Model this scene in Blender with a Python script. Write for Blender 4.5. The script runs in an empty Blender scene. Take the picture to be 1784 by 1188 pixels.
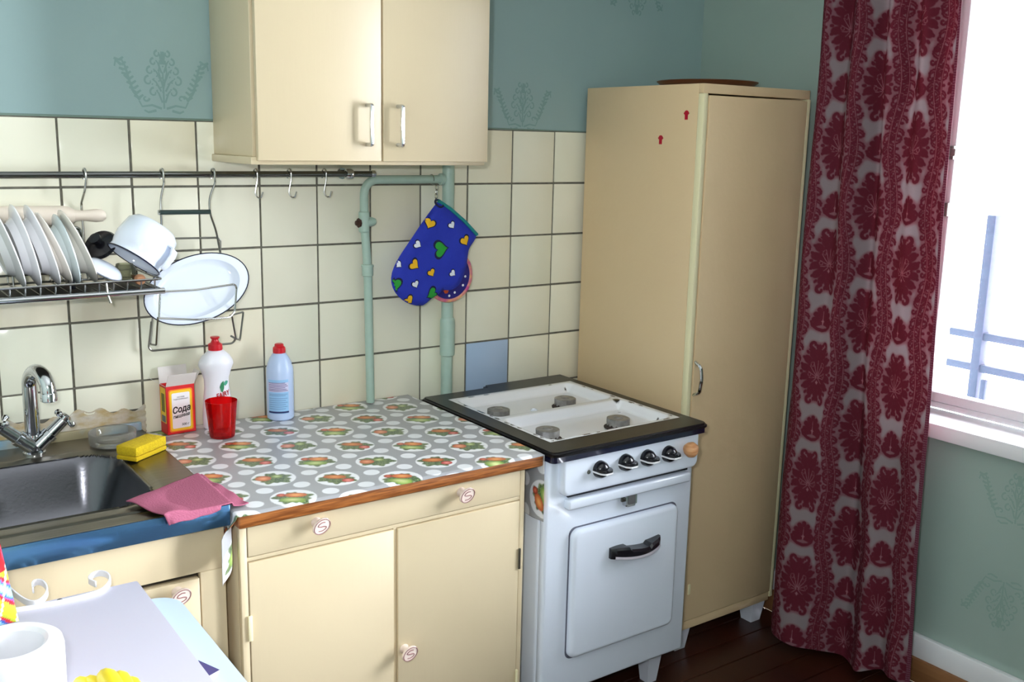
import bpy, bmesh, math, random
import numpy as np
from mathutils import Vector, Matrix

random.seed(7); np.random.seed(7)
S = bpy.context.scene
COL = S.collection
PI = math.pi

# ------------------------------------------------------------------ camera
FPX = 1744.28                                  # focal length in pixels of the 1784 wide frame
CAM = np.array([-0.53226, -2.6803, 1.6307])
YAW, PITCH, ROLL = .6194, .1988, .0223
_cy, _sy, _cp, _sp = math.cos(YAW), math.sin(YAW), math.cos(PITCH), math.sin(PITCH)
FW = np.array([_sy*_cp, _cy*_cp, -_sp]); _r = np.array([_cy, -_sy, 0.]); _u = np.cross(_r, FW)
RT = math.cos(ROLL)*_r + math.sin(ROLL)*_u
UP = -math.sin(ROLL)*_r + math.cos(ROLL)*_u
cam = bpy.data.cameras.new('camera'); cam_o = bpy.data.objects.new('camera', cam); COL.objects.link(cam_o)
cam.sensor_width = 36; cam.lens = FPX*36/1784; cam.clip_start = .02
M = Matrix(((RT[0], UP[0], -FW[0], CAM[0]), (RT[1], UP[1], -FW[1], CAM[1]), (RT[2], UP[2], -FW[2], CAM[2]), (0, 0, 0, 1)))
cam_o.matrix_world = M
S.camera = cam_o

def at(x, y, ax, v):
    """where the line of sight of a photo pixel meets the plane axis = v"""
    d = FW + RT*(x-892)/FPX - UP*(y-594)/FPX
    return CAM + d*((v-CAM[ax])/d[ax])
def atz(x, y, z): return at(x, y, 2, z)
def aty(x, y, v): return at(x, y, 1, v)

# ------------------------------------------------------------------ world, light, exposure
W = bpy.data.worlds.new('sky'); S.world = W; W.use_nodes = True
bgn = W.node_tree.nodes['Background']; bgn.inputs[0].default_value = (.92, .95, 1.02, 1); bgn.inputs[1].default_value = 52.0
def area(name, loc, rot, sx, sy, power, col=(1, 1, 1), portal=False):
    l = bpy.data.lights.new(name, 'AREA'); l.shape = 'RECTANGLE'; l.size = sx; l.size_y = sy; l.energy = power; l.color = col
    l.cycles.is_portal = portal
    o = bpy.data.objects.new(name, l); COL.objects.link(o); o.location = loc; o.rotation_euler = rot
    return o
area('window_portal', (2.47, -1.41, 1.595), (0, PI/2, 0), 1.56, 1.12, 1, portal=True)
area('balcony_door_portal', (2.47, -2.44, 1.20), (0, PI/2, 0), 2.32, .86, 1, portal=True)
fl = bpy.data.lights.new('camera_flash', 'SPOT'); fl.energy = 84; fl.color = (.95, .97, 1); fl.shadow_soft_size = .03; fl.spot_size = 1.5; fl.spot_blend = .9
fo = bpy.data.objects.new('camera_flash', fl); COL.objects.link(fo)
fo.matrix_world = Matrix.Translation(Vector(-RT*.10 + UP*.09)) @ M
S.view_settings.view_transform = 'Standard'; S.view_settings.look = 'None'
S.view_settings.exposure = 0.0; S.view_settings.gamma = 1.0; S.view_settings.use_curve_mapping = False
S.cycles.use_denoising = True; S.cycles.max_bounces = 10; S.cycles.diffuse_bounces = 6; S.cycles.transparent_max_bounces = 12
S.cycles.caustics_reflective = False; S.cycles.sample_clamp_indirect = 6

# ------------------------------------------------------------------ materials
def lin(c):
    a = [(v/255.) for v in c]
    return tuple((v/12.92 if v <= .04045 else ((v+.055)/1.055)**2.4) for v in a)
MATS = {}
def mat(name, rgb, rough=.5, metal=0., spec=.5, var=None, bump=None, coat=0., trans=0., alpha=None, aniso=None):
    """principled material; var=(scale, amount, rgb2, stretch) colour variation, bump=(scale, strength, stretch)"""
    if name in MATS: return MATS[name]
    m = bpy.data.materials.new(name); m.use_nodes = True; nt = m.node_tree; n = nt.nodes; b = n['Principled BSDF']
    b.inputs['Base Color'].default_value = (*lin(rgb), 1); b.inputs['Roughness'].default_value = rough; b.inputs['Metallic'].default_value = metal
    b.inputs['Specular IOR Level'].default_value = spec; b.inputs['Coat Weight'].default_value = coat; b.inputs['Transmission Weight'].default_value = trans
    if aniso is not None: b.inputs['Anisotropic'].default_value = aniso
    if var or bump:
        tc = n.new('ShaderNodeTexCoord')
    if var:
        sc, amt, rgb2, st = var
        mp = n.new('ShaderNodeMapping'); mp.inputs['Scale'].default_value = st; nt.links.new(tc.outputs['Object'], mp.inputs[0])
        nz = n.new('ShaderNodeTexNoise'); nz.inputs['Scale'].default_value = sc; nz.inputs['Detail'].default_value = 5; nt.links.new(mp.outputs[0], nz.inputs['Vector'])
        rp = n.new('ShaderNodeValToRGB'); rp.color_ramp.elements[0].position = .5-amt; rp.color_ramp.elements[1].position = .5+amt
        rp.color_ramp.elements[0].color = (*lin(rgb), 1); rp.color_ramp.elements[1].color = (*lin(rgb2), 1)
        nt.links.new(nz.outputs['Fac'], rp.inputs[0]); nt.links.new(rp.outputs[0], b.inputs['Base Color'])
    if bump:
        sc, strg, st = bump
        mp2 = n.new('ShaderNodeMapping'); mp2.inputs['Scale'].default_value = st; nt.links.new(tc.outputs['Object'], mp2.inputs[0])
        nz2 = n.new('ShaderNodeTexNoise'); nz2.inputs['Scale'].default_value = sc; nz2.inputs['Detail'].default_value = 3; nt.links.new(mp2.outputs[0], nz2.inputs['Vector'])
        bp = n.new('ShaderNodeBump'); bp.inputs['Strength'].default_value = strg; bp.inputs['Distance'].default_value = .004
        nt.links.new(nz2.outputs['Fac'], bp.inputs['Height']); nt.links.new(bp.outputs[0], b.inputs['Normal'])
    MATS[name] = m; return m
def glassy(name, rgb, tint, gl=.12, diff=0., drgb=(255, 255, 255)):
    """thin see-through sheet: tinted transparency, a little gloss and some body colour"""
    m = bpy.data.materials.new(name); m.use_nodes = True; nt = m.node_tree; n = nt.nodes
    for q in list(n):
        if q.type != 'OUTPUT_MATERIAL': n.remove(q)
    out = [q for q in n if q.type == 'OUTPUT_MATERIAL'][0]
    t = n.new('ShaderNodeBsdfTransparent'); t.inputs[0].default_value = (*tint, 1)
    g = n.new('ShaderNodeBsdfGlossy'); g.inputs['Roughness'].default_value = .05
    f = n.new('ShaderNodeFresnel'); f.inputs[0].default_value = 1.45
    mx = n.new('ShaderNodeMixShader'); nt.links.new(f.outputs[0], mx.inputs[0]); nt.links.new(t.outputs[0], mx.inputs[1]); nt.links.new(g.outputs[0], mx.inputs[2])
    last = mx
    if diff:
        d = n.new('ShaderNodeBsdfDiffuse'); d.inputs[0].default_value = (*lin(drgb), 1)
        tr = n.new('ShaderNodeBsdfTranslucent'); tr.inputs[0].default_value = (*lin(drgb), 1)
        ad = n.new('ShaderNodeMixShader'); ad.inputs[0].default_value = .5; nt.links.new(d.outputs[0], ad.inputs[1]); nt.links.new(tr.outputs[0], ad.inputs[2])
        m2 = n.new('ShaderNodeMixShader'); m2.inputs[0].default_value = diff; nt.links.new(mx.outputs[0], m2.inputs[1]); nt.links.new(ad.outputs[0], m2.inputs[2]); last = m2
    nt.links.new(last.outputs[0], out.inputs[0])
    return m
def vcol(name, rough=.6, spec=.3, transl=0., rib=None, bump=None, coat=0.):
    """colour from the mesh's own printed pattern (colour attribute)"""
    m = bpy.data.materials.new(name); m.use_nodes = True; nt = m.node_tree; n = nt.nodes; b = n['Principled BSDF']
    a = n.new('ShaderNodeAttribute'); a.attribute_name = 'Col'; col = a.outputs['Color']
    tc = n.new('ShaderNodeTexCoord')
    if rib:
        wv = n.new('ShaderNodeTexWave'); wv.bands_direction = 'Z'; wv.inputs['Scale'].default_value = rib; wv.inputs['Distortion'].default_value = .6
        nt.links.new(tc.outputs['Object'], wv.inputs['Vector'])
        mm = n.new('ShaderNodeMixRGB'); mm.blend_type = 'MULTIPLY'; mm.inputs[0].default_value = .45
        nt.links.new(col, mm.inputs[1]); nt.links.new(wv.outputs['Color'], mm.inputs[2]); col = mm.outputs[0]
    nt.links.new(col, b.inputs['Base Color'])
    b.inputs['Roughness'].default_value = rough; b.inputs['Specular IOR Level'].default_value = spec; b.inputs['Coat Weight'].default_value = coat; b.inputs['Coat Roughness'].default_value = .25
    if bump:
        nz = n.new('ShaderNodeTexNoise'); nz.inputs['Scale'].default_value = bump[0]; nt.links.new(tc.outputs['Object'], nz.inputs['Vector'])
        bp = n.new('ShaderNodeBump'); bp.inputs['Strength'].default_value = bump[1]; bp.inputs['Distance'].default_value = .002
        nt.links.new(nz.outputs['Fac'], bp.inputs['Height']); nt.links.new(bp.outputs[0], b.inputs['Normal'])
    if transl:
        out = [q for q in n if q.type == 'OUTPUT_MATERIAL'][0]
        tr = n.new('ShaderNodeBsdfTranslucent'); nt.links.new(col, tr.inputs[0])
        mx = n.new('ShaderNodeMixShader'); mx.inputs[0].default_value = transl
        nt.links.new(b.outputs[0], mx.inputs[1]); nt.links.new(tr.outputs[0], mx.inputs[2]); nt.links.new(mx.outputs[0], out.inputs[0])
    return m

ONE = (1, 1, 1)
m_wall = mat('wall_paint', (149, 174, 172), .55, var=(2.2, .35, (140, 166, 167), ONE), bump=(30, .12, ONE))
m_sten = mat('stencil_paint', (124, 155, 151), .6)
m_wallr = mat('window_wall_paint', (160, 178, 170), .6, var=(2, .35, (146, 168, 160), ONE), bump=(30, .1, ONE))
m_stenr = mat('stencil_paint_pale', (138, 164, 154), .6)
m_ceil = mat('ceiling_white', (235, 235, 230), .8)
m_plainw = mat('plain_wall', (190, 200, 190), .8)
m_floor = mat('floor_boards', (62, 26, 14), .3, var=(9, .3, (34, 14, 8), (1, .15, 1)))
m_grout = mat('grout', (84, 82, 74), .9, var=(60, .3, (120, 116, 104), ONE))
m_plast = mat('old_plaster', (172, 150, 104), .9, var=(22, .15, (196, 190, 178), (1, 1, 2)), bump=(60, .3, ONE))
m_tiles = [mat('tile_glaze_%s' % k, c, .12, spec=.5, var=(5, .4, c2, ONE), bump=(7, .06, ONE)) for k, c, c2 in
           (('pale', (238, 235, 216), (233, 230, 210)), ('warm', (238, 232, 209), (234, 227, 203)), ('green', (234, 234, 215), (230, 229, 208)))]
m_tileb = mat('tile_glaze_blue', (176, 198, 226), .12, spec=.5, var=(6, .4, (168, 190, 220), ONE))
m_cream = mat('cream_paint', (213, 197, 164), .35, spec=.5, var=(3, .4, (208, 191, 158), ONE), bump=(45, .10, (1, 1, .15)))
m_cream2 = mat('cream_paint_tall', (220, 195, 156), .38, spec=.5, var=(2.5, .4, (214, 188, 148), ONE), bump=(50, .14, ONE))
m_creamt = mat('cream_trim', (232, 224, 184), .3)
m_line = mat('gap_dark', (58, 50, 36), .9)
m_wood = mat('varnished_wood', (160, 98, 48), .35, var=(16, .14, (110, 60, 24), (1, 9, 16)))
m_white = mat('white_enamel', (228, 236, 250), .12, spec=.6, coat=.3)
m_whitep = mat('white_paint', (236, 236, 240), .4)
m_black = mat('black_enamel', (12, 11, 13), .3, spec=.35)
m_bake = mat('black_plastic', (20, 20, 26), .22, spec=.5)
m_chrome = mat('chrome', (205, 208, 212), .1, metal=1)
m_wire = mat('chrome_wire', (176, 178, 176), .22, metal=1)
m_dkwire = mat('dull_wire', (126, 126, 120), .3, metal=1)
m_steel = mat('brushed_steel', (132, 126, 116), .32, metal=1, bump=(90, .10, (.05, 1, 1)))
m_basin = mat('basin_steel', (104, 104, 110), .24, metal=1, bump=(120, .06, ONE))
m_cast = mat('burner_metal', (172, 170, 168), .45, metal=.75, var=(50, .3, (130, 128, 126), ONE))
m_rust = mat('burner_soot', (46, 34, 30), .8)
m_pipe = mat('pipe_paint', (172, 196, 184), .4, var=(30, .3, (160, 186, 174), ONE), bump=(60, .25, ONE))
m_knobp = mat('knob_plastic', (232, 214, 204), .18, spec=.5, coat=.5)
m_knobl = mat('knob_line', (150, 108, 106), .4)
m_dark = mat('dark_green_bar', (34, 52, 50), .35)
m_red = mat('red_plastic', (196, 16, 34), .3)
m_whpl = mat('white_plastic', (230, 230, 238), .3, spec=.5)
m_blpl = mat('pale_blue_plastic', (186, 206, 240), .3, spec=.5)
m_paper = mat('cardboard_inside', (216, 210, 206), .8)

# ------------------------------------------------------------------ helpers
def rootloc(p):
    l = Vector((0, 0, 0))
    while p is not None:
        l += p.location; p = p.parent
    return l
def tag(o, label=None, cat=None, group=None, kind=None):
    if label: o['label'] = label
    if cat: o['category'] = cat
    if group: o['group'] = group
    if kind: o['kind'] = kind
    return o
def thing(name, loc, label, cat, group=None):
    o = bpy.data.objects.new(name, None); COL.objects.link(o); o.location = loc; o.empty_display_size = .03
    return tag(o, label, cat, group)
def link(name, me, m, parent=None, smooth=35):
    if m is not None and not me.materials: me.materials.append(m)
    if parent is not None:
        l = rootloc(parent)
        if l.length: me.transform(Matrix.Translation(-l))
    if smooth is not None:
        for p in me.polygons: p.use_smooth = True
        me.set_sharp_from_angle(angle=math.radians(smooth))
    o = bpy.data.objects.new(name, me); COL.objects.link(o)
    if parent is not None: o.parent = parent
    return o
def obj(name, bm, m, parent=None, smooth=35):
    me = bpy.data.meshes.new(name); bmesh.ops.recalc_face_normals(bm, faces=bm.faces); bm.to_mesh(me); bm.free()
    return link(name, me, m, parent, smooth)
def recentre(o):
    """put a top-level mesh's origin at the foot of its geometry"""
    vs = [v.co for v in o.data.vertices]; c = Vector(((min(v.x for v in vs)+max(v.x for v in vs))/2, (min(v.y for v in vs)+max(v.y for v in vs))/2, min(v.z for v in vs)))
    o.data.transform(Matrix.Translation(-c)); o.location = c; return o
def BM(): return bmesh.new()
def box(bm, x0, x1, y0, y1, z0, z1, bev=0., seg=2, mtx=None):
    r = bmesh.ops.create_cube(bm, size=1); vs = r['verts']
    for v in vs: v.co = Vector(((x0+x1)/2+v.co.x*(x1-x0), (y0+y1)/2+v.co.y*(y1-y0), (z0+z1)/2+v.co.z*(z1-z0)))
    if bev:
        es = list({e for v in vs for e in v.link_edges})
        rr = bmesh.ops.bevel(bm, geom=es, offset=bev, segments=seg, profile=.5, affect='EDGES'); vs = list({v for f in rr['faces'] for v in f.verts} | {v for v in vs if v.is_valid})
    if mtx is not None: bmesh.ops.transform(bm, matrix=mtx, verts=[v for v in vs if v.is_valid])
    return bm
def bx(name, m, parent, x0, x1, y0, y1, z0, z1, bev=.002, seg=2):
    return obj(name, box(BM(), x0, x1, y0, y1, z0, z1, bev, seg), m, parent)
def tube(bm, pts, r, n=8, closed=False, cap=True):
    P = [Vector(p) for p in pts]; N = len(P); rr = r if hasattr(r, '__len__') else [r]*N
    T = []
    for i in range(N):
        a = P[(i-1) % N] if (closed or i > 0) else P[i]; b = P[(i+1) % N] if (closed or i < N-1) else P[i]
        T.append((b-a).normalized())
    nrm = T[0].orthogonal().normalized(); rings = []
    for i in range(N):
        nrm = (nrm - T[i]*nrm.dot(T[i]))
        nrm = nrm.normalized() if nrm.length > 1e-6 else T[i].orthogonal().normalized()
        bi = T[i].cross(nrm)
        rings.append([bm.verts.new(P[i]+(nrm*math.cos(2*PI*k/n)+bi*math.sin(2*PI*k/n))*rr[i]) for k in range(n)])
    for i in range(N if closed else N-1):
        a, b = rings[i], rings[(i+1) % N]
        off = 0
        if closed and i == N-1:
            off = min(range(n), key=lambda s: sum((a[k].co-b[(k+s) % n].co).length for k in range(n)))
        for k in range(n): bm.faces.new((a[k], a[(k+1) % n], b[(k+1+off) % n], b[(k+off) % n]))
    if cap and not closed:
        bm.faces.new(rings[0][::-1]); bm.faces.new(rings[-1])
    return bm
def fillet(pts, rad, seg=5):
    P = [Vector(p) for p in pts]; out = [P[0]]
    for i in range(1, len(P)-1):
        a, b, c = P[i-1], P[i], P[i+1]; d1, d2 = (a-b), (c-b); r = min(rad, d1.length*.45, d2.length*.45)
        s, e = b+d1.normalized()*r, b+d2.normalized()*r
        for k in range(seg+1):
            t = k/seg; out.append(s*(1-t)**2+b*2*t*(1-t)+e*t*t)
    return out+[P[-1]]
def lathe(bm, prof, n=32, mtx=None, sy=1.):
    rings = []; new = []
    for r, z in prof:
        if r < 1e-6: v = bm.verts.new((0, 0, z)); rings.append([v]); new.append(v)
        else:
            ring = [bm.verts.new((r*math.cos(2*PI*k/n), r*sy*math.sin(2*PI*k/n), z)) for k in range(n)]; rings.append(ring); new += ring
    for a, b in zip(rings, rings[1:]):
        for k in range(n):
            q = [a[k % len(a)], a[(k+1) % len(a)], b[(k+1) % len(b)], b[k % len(b)]]; u = []
            for v in q:
                if v not in u: u.append(v)
            if len(u) > 2: bm.faces.new(u)
    if mtx is not None: bmesh.ops.transform(bm, matrix=mtx, verts=new)
    return bm
def prism(bm, outline, fn, d0, d1):
    """2-D outline -> solid; fn(a, b, depth) gives the 3-D point"""
    A = [bm.verts.new(fn(a, b, d0)) for a, b in outline]; B = [bm.verts.new(fn(a, b, d1)) for a, b in outline]; n = len(A)
    bm.faces.new(A[::-1]); bm.faces.new(B)
    for k in range(n): bm.faces.new((A[k], A[(k+1) % n], B[(k+1) % n], B[k]))
    return bm
def pad(bm, x0, x1, z0, z1, r, layers, y):
    """soft-edged raised panel facing -y: layers of (inset, height)"""
    rows = [[bm.verts.new((a, y-h, b)) for a, b in rrect(x0+i, x1-i, z0+i, z1-i, max(r-i*.6, .003), 8)] for i, h in layers]; n = len(rows[0])
    for A, B in zip(rows, rows[1:]):
        for k in range(n): bm.faces.new((A[k], A[(k+1) % n], B[(k+1) % n], B[k]))
    bm.faces.new(rows[-1]); bm.faces.new(rows[0][::-1]); return bm
def soft(d, w, n=6):
    return [(0, -.004), (0, d-w)]+[(w-w*math.cos(PI/2*k/n), d-w+w*math.sin(PI/2*k/n)) for k in range(1, n+1)]
def rrect(x0, x1, y0, y1, r, seg=5):
    out = []
    for cx, cy, a0 in ((x1-r, y1-r, 0), (x0+r, y1-r, PI/2), (x0+r, y0+r, PI), (x1-r, y0+r, 1.5*PI)):
        for k in range(seg+1):
            a = a0+PI/2*k/seg; out.append((cx+r*math.cos(a), cy+r*math.sin(a)))
    return out
def face_to(n, up=(0, 0, 1), loc=(0, 0, 0)):
    """matrix whose z axis points along n"""
    z = Vector(n).normalized(); x = Vector(up).cross(z)
    x = x.normalized() if x.length > 1e-5 else z.orthogonal().normalized(); y = z.cross(x)
    return Matrix(((x.x, y.x, z.x, loc[0]), (x.y, y.y, z.y, loc[1]), (x.z, y.z, z.z, loc[2]), (0, 0, 0, 1)))
def grid(name, V, m, parent=None, col=None, smooth=True):
    V = np.asarray(V, float); R, C, _ = V.shape
    if parent is not None: V = V - np.array(rootloc(parent))
    me = bpy.data.meshes.new(name); me.vertices.add(R*C); me.vertices.foreach_set('co', V.reshape(-1).astype(np.float32))
    i = np.arange(R*C).reshape(R, C); q = np.stack([i[:-1, :-1], i[:-1, 1:], i[1:, 1:], i[1:, :-1]], -1).reshape(-1, 4); nf = len(q)
    me.loops.add(nf*4); me.loops.foreach_set('vertex_index', q.reshape(-1).astype(np.int32))
    me.polygons.add(nf); me.polygons.foreach_set('loop_start', (np.arange(nf)*4).astype(np.int32)); me.polygons.foreach_set('loop_total', np.full(nf, 4, np.int32))
    me.update(calc_edges=True); me.validate()
    if smooth: me.polygons.foreach_set('use_smooth', np.ones(nf, bool))
    if col is not None:
        ca = me.color_attributes.new('Col', 'FLOAT_COLOR', 'POINT')
        c4 = np.ones((R*C, 4), np.float32); c4[:, :3] = np.asarray(col, np.float32).reshape(-1, 3); ca.data.foreach_set('color', c4.reshape(-1))
    me.materials.append(m)
    o = bpy.data.objects.new(name, me); COL.objects.link(o)
    if parent is not None: o.parent = parent
    return o
def LIN(c): return np.array(lin(c))
def text(name, s, size, m, parent, mtx, shear=0., bold=0., sx=1., align='CENTER', thick=.0002):
    cu = bpy.data.curves.new(name, 'FONT'); cu.body = s; cu.size = size; cu.align_x = align; cu.align_y = 'CENTER'; cu.shear = shear; cu.offset = bold; cu.extrude = thick
    cu.resolution_u = 3
    t = bpy.data.objects.new(name, cu); COL.objects.link(t); bpy.context.view_layer.update()
    me = bpy.data.meshes.new_from_object(t.evaluated_get(bpy.context.evaluated_depsgraph_get()))
    bpy.data.objects.remove(t); bpy.data.curves.remove(cu)
    me.transform(mtx @ Matrix.Diagonal((sx, 1, 1, 1))); me.name = name; me.materials.clear()
    return link(name, me, m, parent, None)

# ================================================================== the setting
XW = 2.193                                    # inner face of the window wall
ZT = 1.66; TP = .17                           # top of the tiling, tile pitch
ROOM = (-2.3, XW, -4.3, 0., 2.6)

wall_back = tag(obj('wall_back', box(BM(), -2.3, XW+.3, 0, .2, 0, 2.6), m_wall, None, None), kind='structure')
tag(obj('wall_left', box(BM(), -2.5, -2.3, -4.3, .2, 0, 2.6), m_plainw, None, None), kind='structure')
tag(obj('wall_front', box(BM(), -2.5, XW+.3, -4.5, -4.3, 0, 2.6), m_plainw, None, None), kind='structure')
tag(obj('ceiling', box(BM(), -2.5, XW+.3, -4.5, .2, 2.6, 2.75), m_ceil, None, None), kind='structure')
WY0, WY1, WZ0, WZ1 = -1.95, -.87, .83, 2.36
DOY0, DOY1 = -2.86, -2.03                     # glazed balcony door beside the window
bm = BM()
box(bm, XW, XW+.3, DOY1, 0, 0, WZ0-.045); box(bm, XW, XW+.3, -4.3, 0, WZ1, 2.6); box(bm, XW, XW+.3, WY1, 0, WZ0-.045, WZ1); box(bm, XW, XW+.3, DOY1, WY0, WZ0-.045, WZ1); box(bm, XW, XW+.3, -4.3, DOY0, 0, WZ1)
wall_right = tag(obj('wall_right', bm, m_wallr, None, None), kind='structure')
# floor: painted boards, each with its own edges
floor = tag(obj('floor', box(BM(), -2.3, XW, -4.3, 0, -.1, -.012), m_line, None, None), kind='structure')
yb = -1.9; k = 0
while yb < -.02:
    obj('floor_board', box(BM(), .9, XW-.028, yb+.0015, min(yb+.0985, -.001), -.012, 0, .0015, 1), m_floor, floor); yb += .1
obj('floor_board', box(BM(), -2.3, .9, -4.3, -.001, -.012, 0), m_floor, floor); obj('floor_board', box(BM(), .9, XW-.028, -4.3, -1.9, -.012, 0), m_floor, floor)
# skirting on the window wall: white board with an ochre lath under it
bb = tag(obj('baseboard_right', box(BM(), XW-.02, XW, DOY1, -.001, .078, .15, .003), m_whitep, None), kind='structure')
obj('lath', box(BM(), XW-.03, XW, DOY1, -.001, 0, .078, .004), mat('ochre_wood', (150, 104, 66), .5, var=(9, .3, (120, 78, 44), (1, .2, 6))), bb)

# tiles of the back wall, each one a piece
obj('grout_bed', box(BM(), -.86, 1.70, -.0035, 0, .60, ZT), m_grout, wall_back, None)
bm = BM(); tube(bm, [(-2.3, -.001, ZT+.002), (1.2, -.001, ZT+.003), (1.7, -.001, ZT-.001), (XW, -.001, ZT)], .003, 6)
obj('paint_edge', bm, mat('edge_paint', (116, 138, 128), .6), wall_back)
for c in range(-5, 10):
    for r in range(0, 6):
        x0, x1 = c*TP+.0029, (c+1)*TP-.0029; z1, z0 = ZT-r*TP-.0029, ZT-(r+1)*TP+.0029
        if c < 1 and r == 4: z0 = .905 - .004*c
        if c < 1 and r == 5: continue
        j = [random.uniform(-.0006, .0006) for _ in range(4)]
        mm = m_tileb if (c == 7 and r == 4) else m_tiles[random.choice((0, 0, 1, 2))]
        t = obj('tile', box(BM(), x0+j[0], min(x1, 1.70)+j[1], -.0068+random.uniform(-.0004, .0004), -.001, z0+j[2], z1+j[3], .0012, 2), mm, wall_back)
        if mm is m_tileb: t['label'] = 'pale blue replacement tile'
bm = BM(); V = np.zeros((14, 150, 3))
for a in range(14):
    for b in range(150):
        x = -.86+1.035*b/149; e = .028*math.sin(b*.21)*.25+.006*math.sin(b*.77)
        V[a, b] = (x, -.007-.0015*math.sin(a*2.1+b*.5)*math.sin(b*.33), .84+(.072+e)*a/13)
grid('plaster_patch', V, m_plast, wall_back)['label'] = 'crumbling ochre plaster strip under the tiles'

# stencilled ornaments, thin paint shapes on the walls
def spiral(cx, cz, r, turns, a0, sgn, n=14):
    return [(cx+r*(1-.75*k/n)*math.cos(a0+sgn*turns*2*PI*k/n), cz+r*(1-.75*k/n)*math.sin(a0+sgn*turns*2*PI*k/n)) for k in range(n+1)]
def motif_strokes():
    st = []
    for s in (-1, 1):
        for i, (h, w_, r) in enumerate(((.125, .012, .009), (.105, .022, .010), (.083, .031, .011), (.058, .036, .013), (.030, .024, .012))):
            st.append((spiral(s*w_, h-.06, r, .8, PI/2 if s > 0 else PI/2, -s), .0026))
            st.append(([(s*w_*.15, h-.085), (s*w_*.5, h-.062), (s*w_*.75, h-.055)], .0022))
        st.append(([(s*.006, -.07), (s*.03, -.062), (s*.055, -.066), (s*.062, -.052)], .0028))
        st.append((spiral(s*.045, -.045, .009, .8, 0, s), .0026))
        st.append(([(s*.06, -.05), (s*.075, -.03), (s*.085, .0), (s*.092, .03), (s*.10, .046), (s*.115, .045), (s*.118, .03)], .0032))
        for q in range(9):
            t = q/8; px, pz = s*(.062+.045*t), -.045+.09*t
            st.append(([(px, pz), (px+s*.012, pz+.006+.004*math.sin(q*2))], .0034)); st.append(([(px, pz), (px-s*.011, pz+.008)], .003))
        st.append(([(s*.02, -.075), (s*.04, -.08), (s*.05, -.075)], .003))
    st.append(([(0, -.07), (0, .02)], .0022)); st.append(([(0, .04), (.001, .072)], .0055)); st.append(([(0, -.02), (.010, .02), (.007, .05)], .002)); st.append(([(0, -.02), (-.010, .02), (-.007, .05)], .002))
    for q in range(26):
        a = q*2.399; rr = .004*math.sqrt(q)*1.5; st.append(([(rr*math.cos(a), rr*math.sin(a)*1.3), (rr*math.cos(a)+.003, rr*math.sin(a)*1.3+.003)], .0018))
    return st
def motif(parent, fn, cx, cz, m, sc=1., flip=1):
    bm = BM()
    for si, (pts, w_) in enumerate(motif_strokes()):
        P = [Vector((p[0]*sc, p[1]*sc*flip)) for p in pts]; L = []
        for i, p in enumerate(P):
            d = (P[min(i+1, len(P)-1)]-P[max(i-1, 0)]); d = d.normalized() if d.length else Vector((1, 0)); nn = Vector((-d.y, d.x))*w_*sc*(1.1-.5*i/len(P))
            L.append((p+nn, p-nn))
        vs = [(bm.verts.new(fn(cx+a.x, cz+a.y, si)), bm.verts.new(fn(cx+b.x, cz+b.y, si))) for a, b in L]
        for a, b in zip(vs, vs[1:]): bm.faces.new((a[0], a[1], b[1], b[0]))
    return obj('stencil_ornament', bm, m, parent, None)
fb = lambda a, b, k: (a, -.0006-.00001*k, b); fr = lambda a, b, k: (XW-.0006-.00001*k, a, b)
for cx, cz, f_, s_ in ((.262, 1.758, 1, 1.), (-.26, 1.758, 1, 1.), (1.40, 1.738, 1, .95), (1.87, 2.13, -1, 1.), (1.10, 2.12, -1, 1.), (.0, 2.12, -1, 1.)): motif(wall_back, fb, cx, cz, m_sten, s_, f_)
for cy, cz, f_ in ((-1.33, .665, 1), (-1.32, .345, -1), (-1.85, .665, 1), (-1.85, .345, -1)): motif(wall_right, fr, cy, cz, m_stenr, 1., f_)

# window: white frame, sashes with panes, handle, deep sill
win = tag(thing('window_1', (XW+.17, -1.41, WZ0), 'white window with deep sill', None), kind='structure')
bm = BM()
for a in ((WY0, WY0+.05), (WY1-.043, WY1), (-1.47, -1.41)): box(bm, XW+.14, XW+.20, a[0], a[1], WZ0, WZ1, .004)
box(bm, XW+.14, XW+.20, WY0, WY1, WZ0, WZ0+.02, .004); box(bm, XW+.14, XW+.20, WY0, WY1, WZ1-.05, WZ1, .004)
obj('window_frame', bm, m_whitep, win)
m_pane = glassy('window_glass', None, (.97, .98, .98))
for y0, y1 in ((-1.408, WY1-.045), (WY0+.052, -1.472)):
    bm = BM(); X0, X1 = XW+.135, XW+.175; w_ = .03
    box(bm, X0, X1, y0, y0+w_, WZ0+.022, WZ1-.052, .004); box(bm, X0, X1, y1-w_, y1, WZ0+.022, WZ1-.052, .004)
    box(bm, X0, X1, y0+w_, y1-w_, WZ0+.022, WZ0+.022+w_, .004); box(bm, X0, X1, y0+w_, y1-w_, WZ1-.052-w_, WZ1-.052, .004)
    sash = obj('sash', bm, m_whitep, win)
    bm = BM(); box(bm, XW+.153, XW+.157, y0+w_-.004, y1-w_+.004, WZ0+.02+w_, WZ1-.05-w_); obj('pane', bm, m_pane, sash, None)
    bm = BM()
    for z in (1.45, 1.62): box(bm, XW+.118, XW+.136, y1-.034, y1-.016, z-.02, z+.02, .003)
    box(bm, XW+.10, XW+.118, y1-.05, y1-.016, 1.61, 1.632, .003)
    obj('latch', bm, m_dkwire, sash)
bx('window_sill', m_whitep, win, XW-.035, XW+.14, WY0-.06, WY1+.06, WZ0-.045, WZ0, .004)

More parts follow.
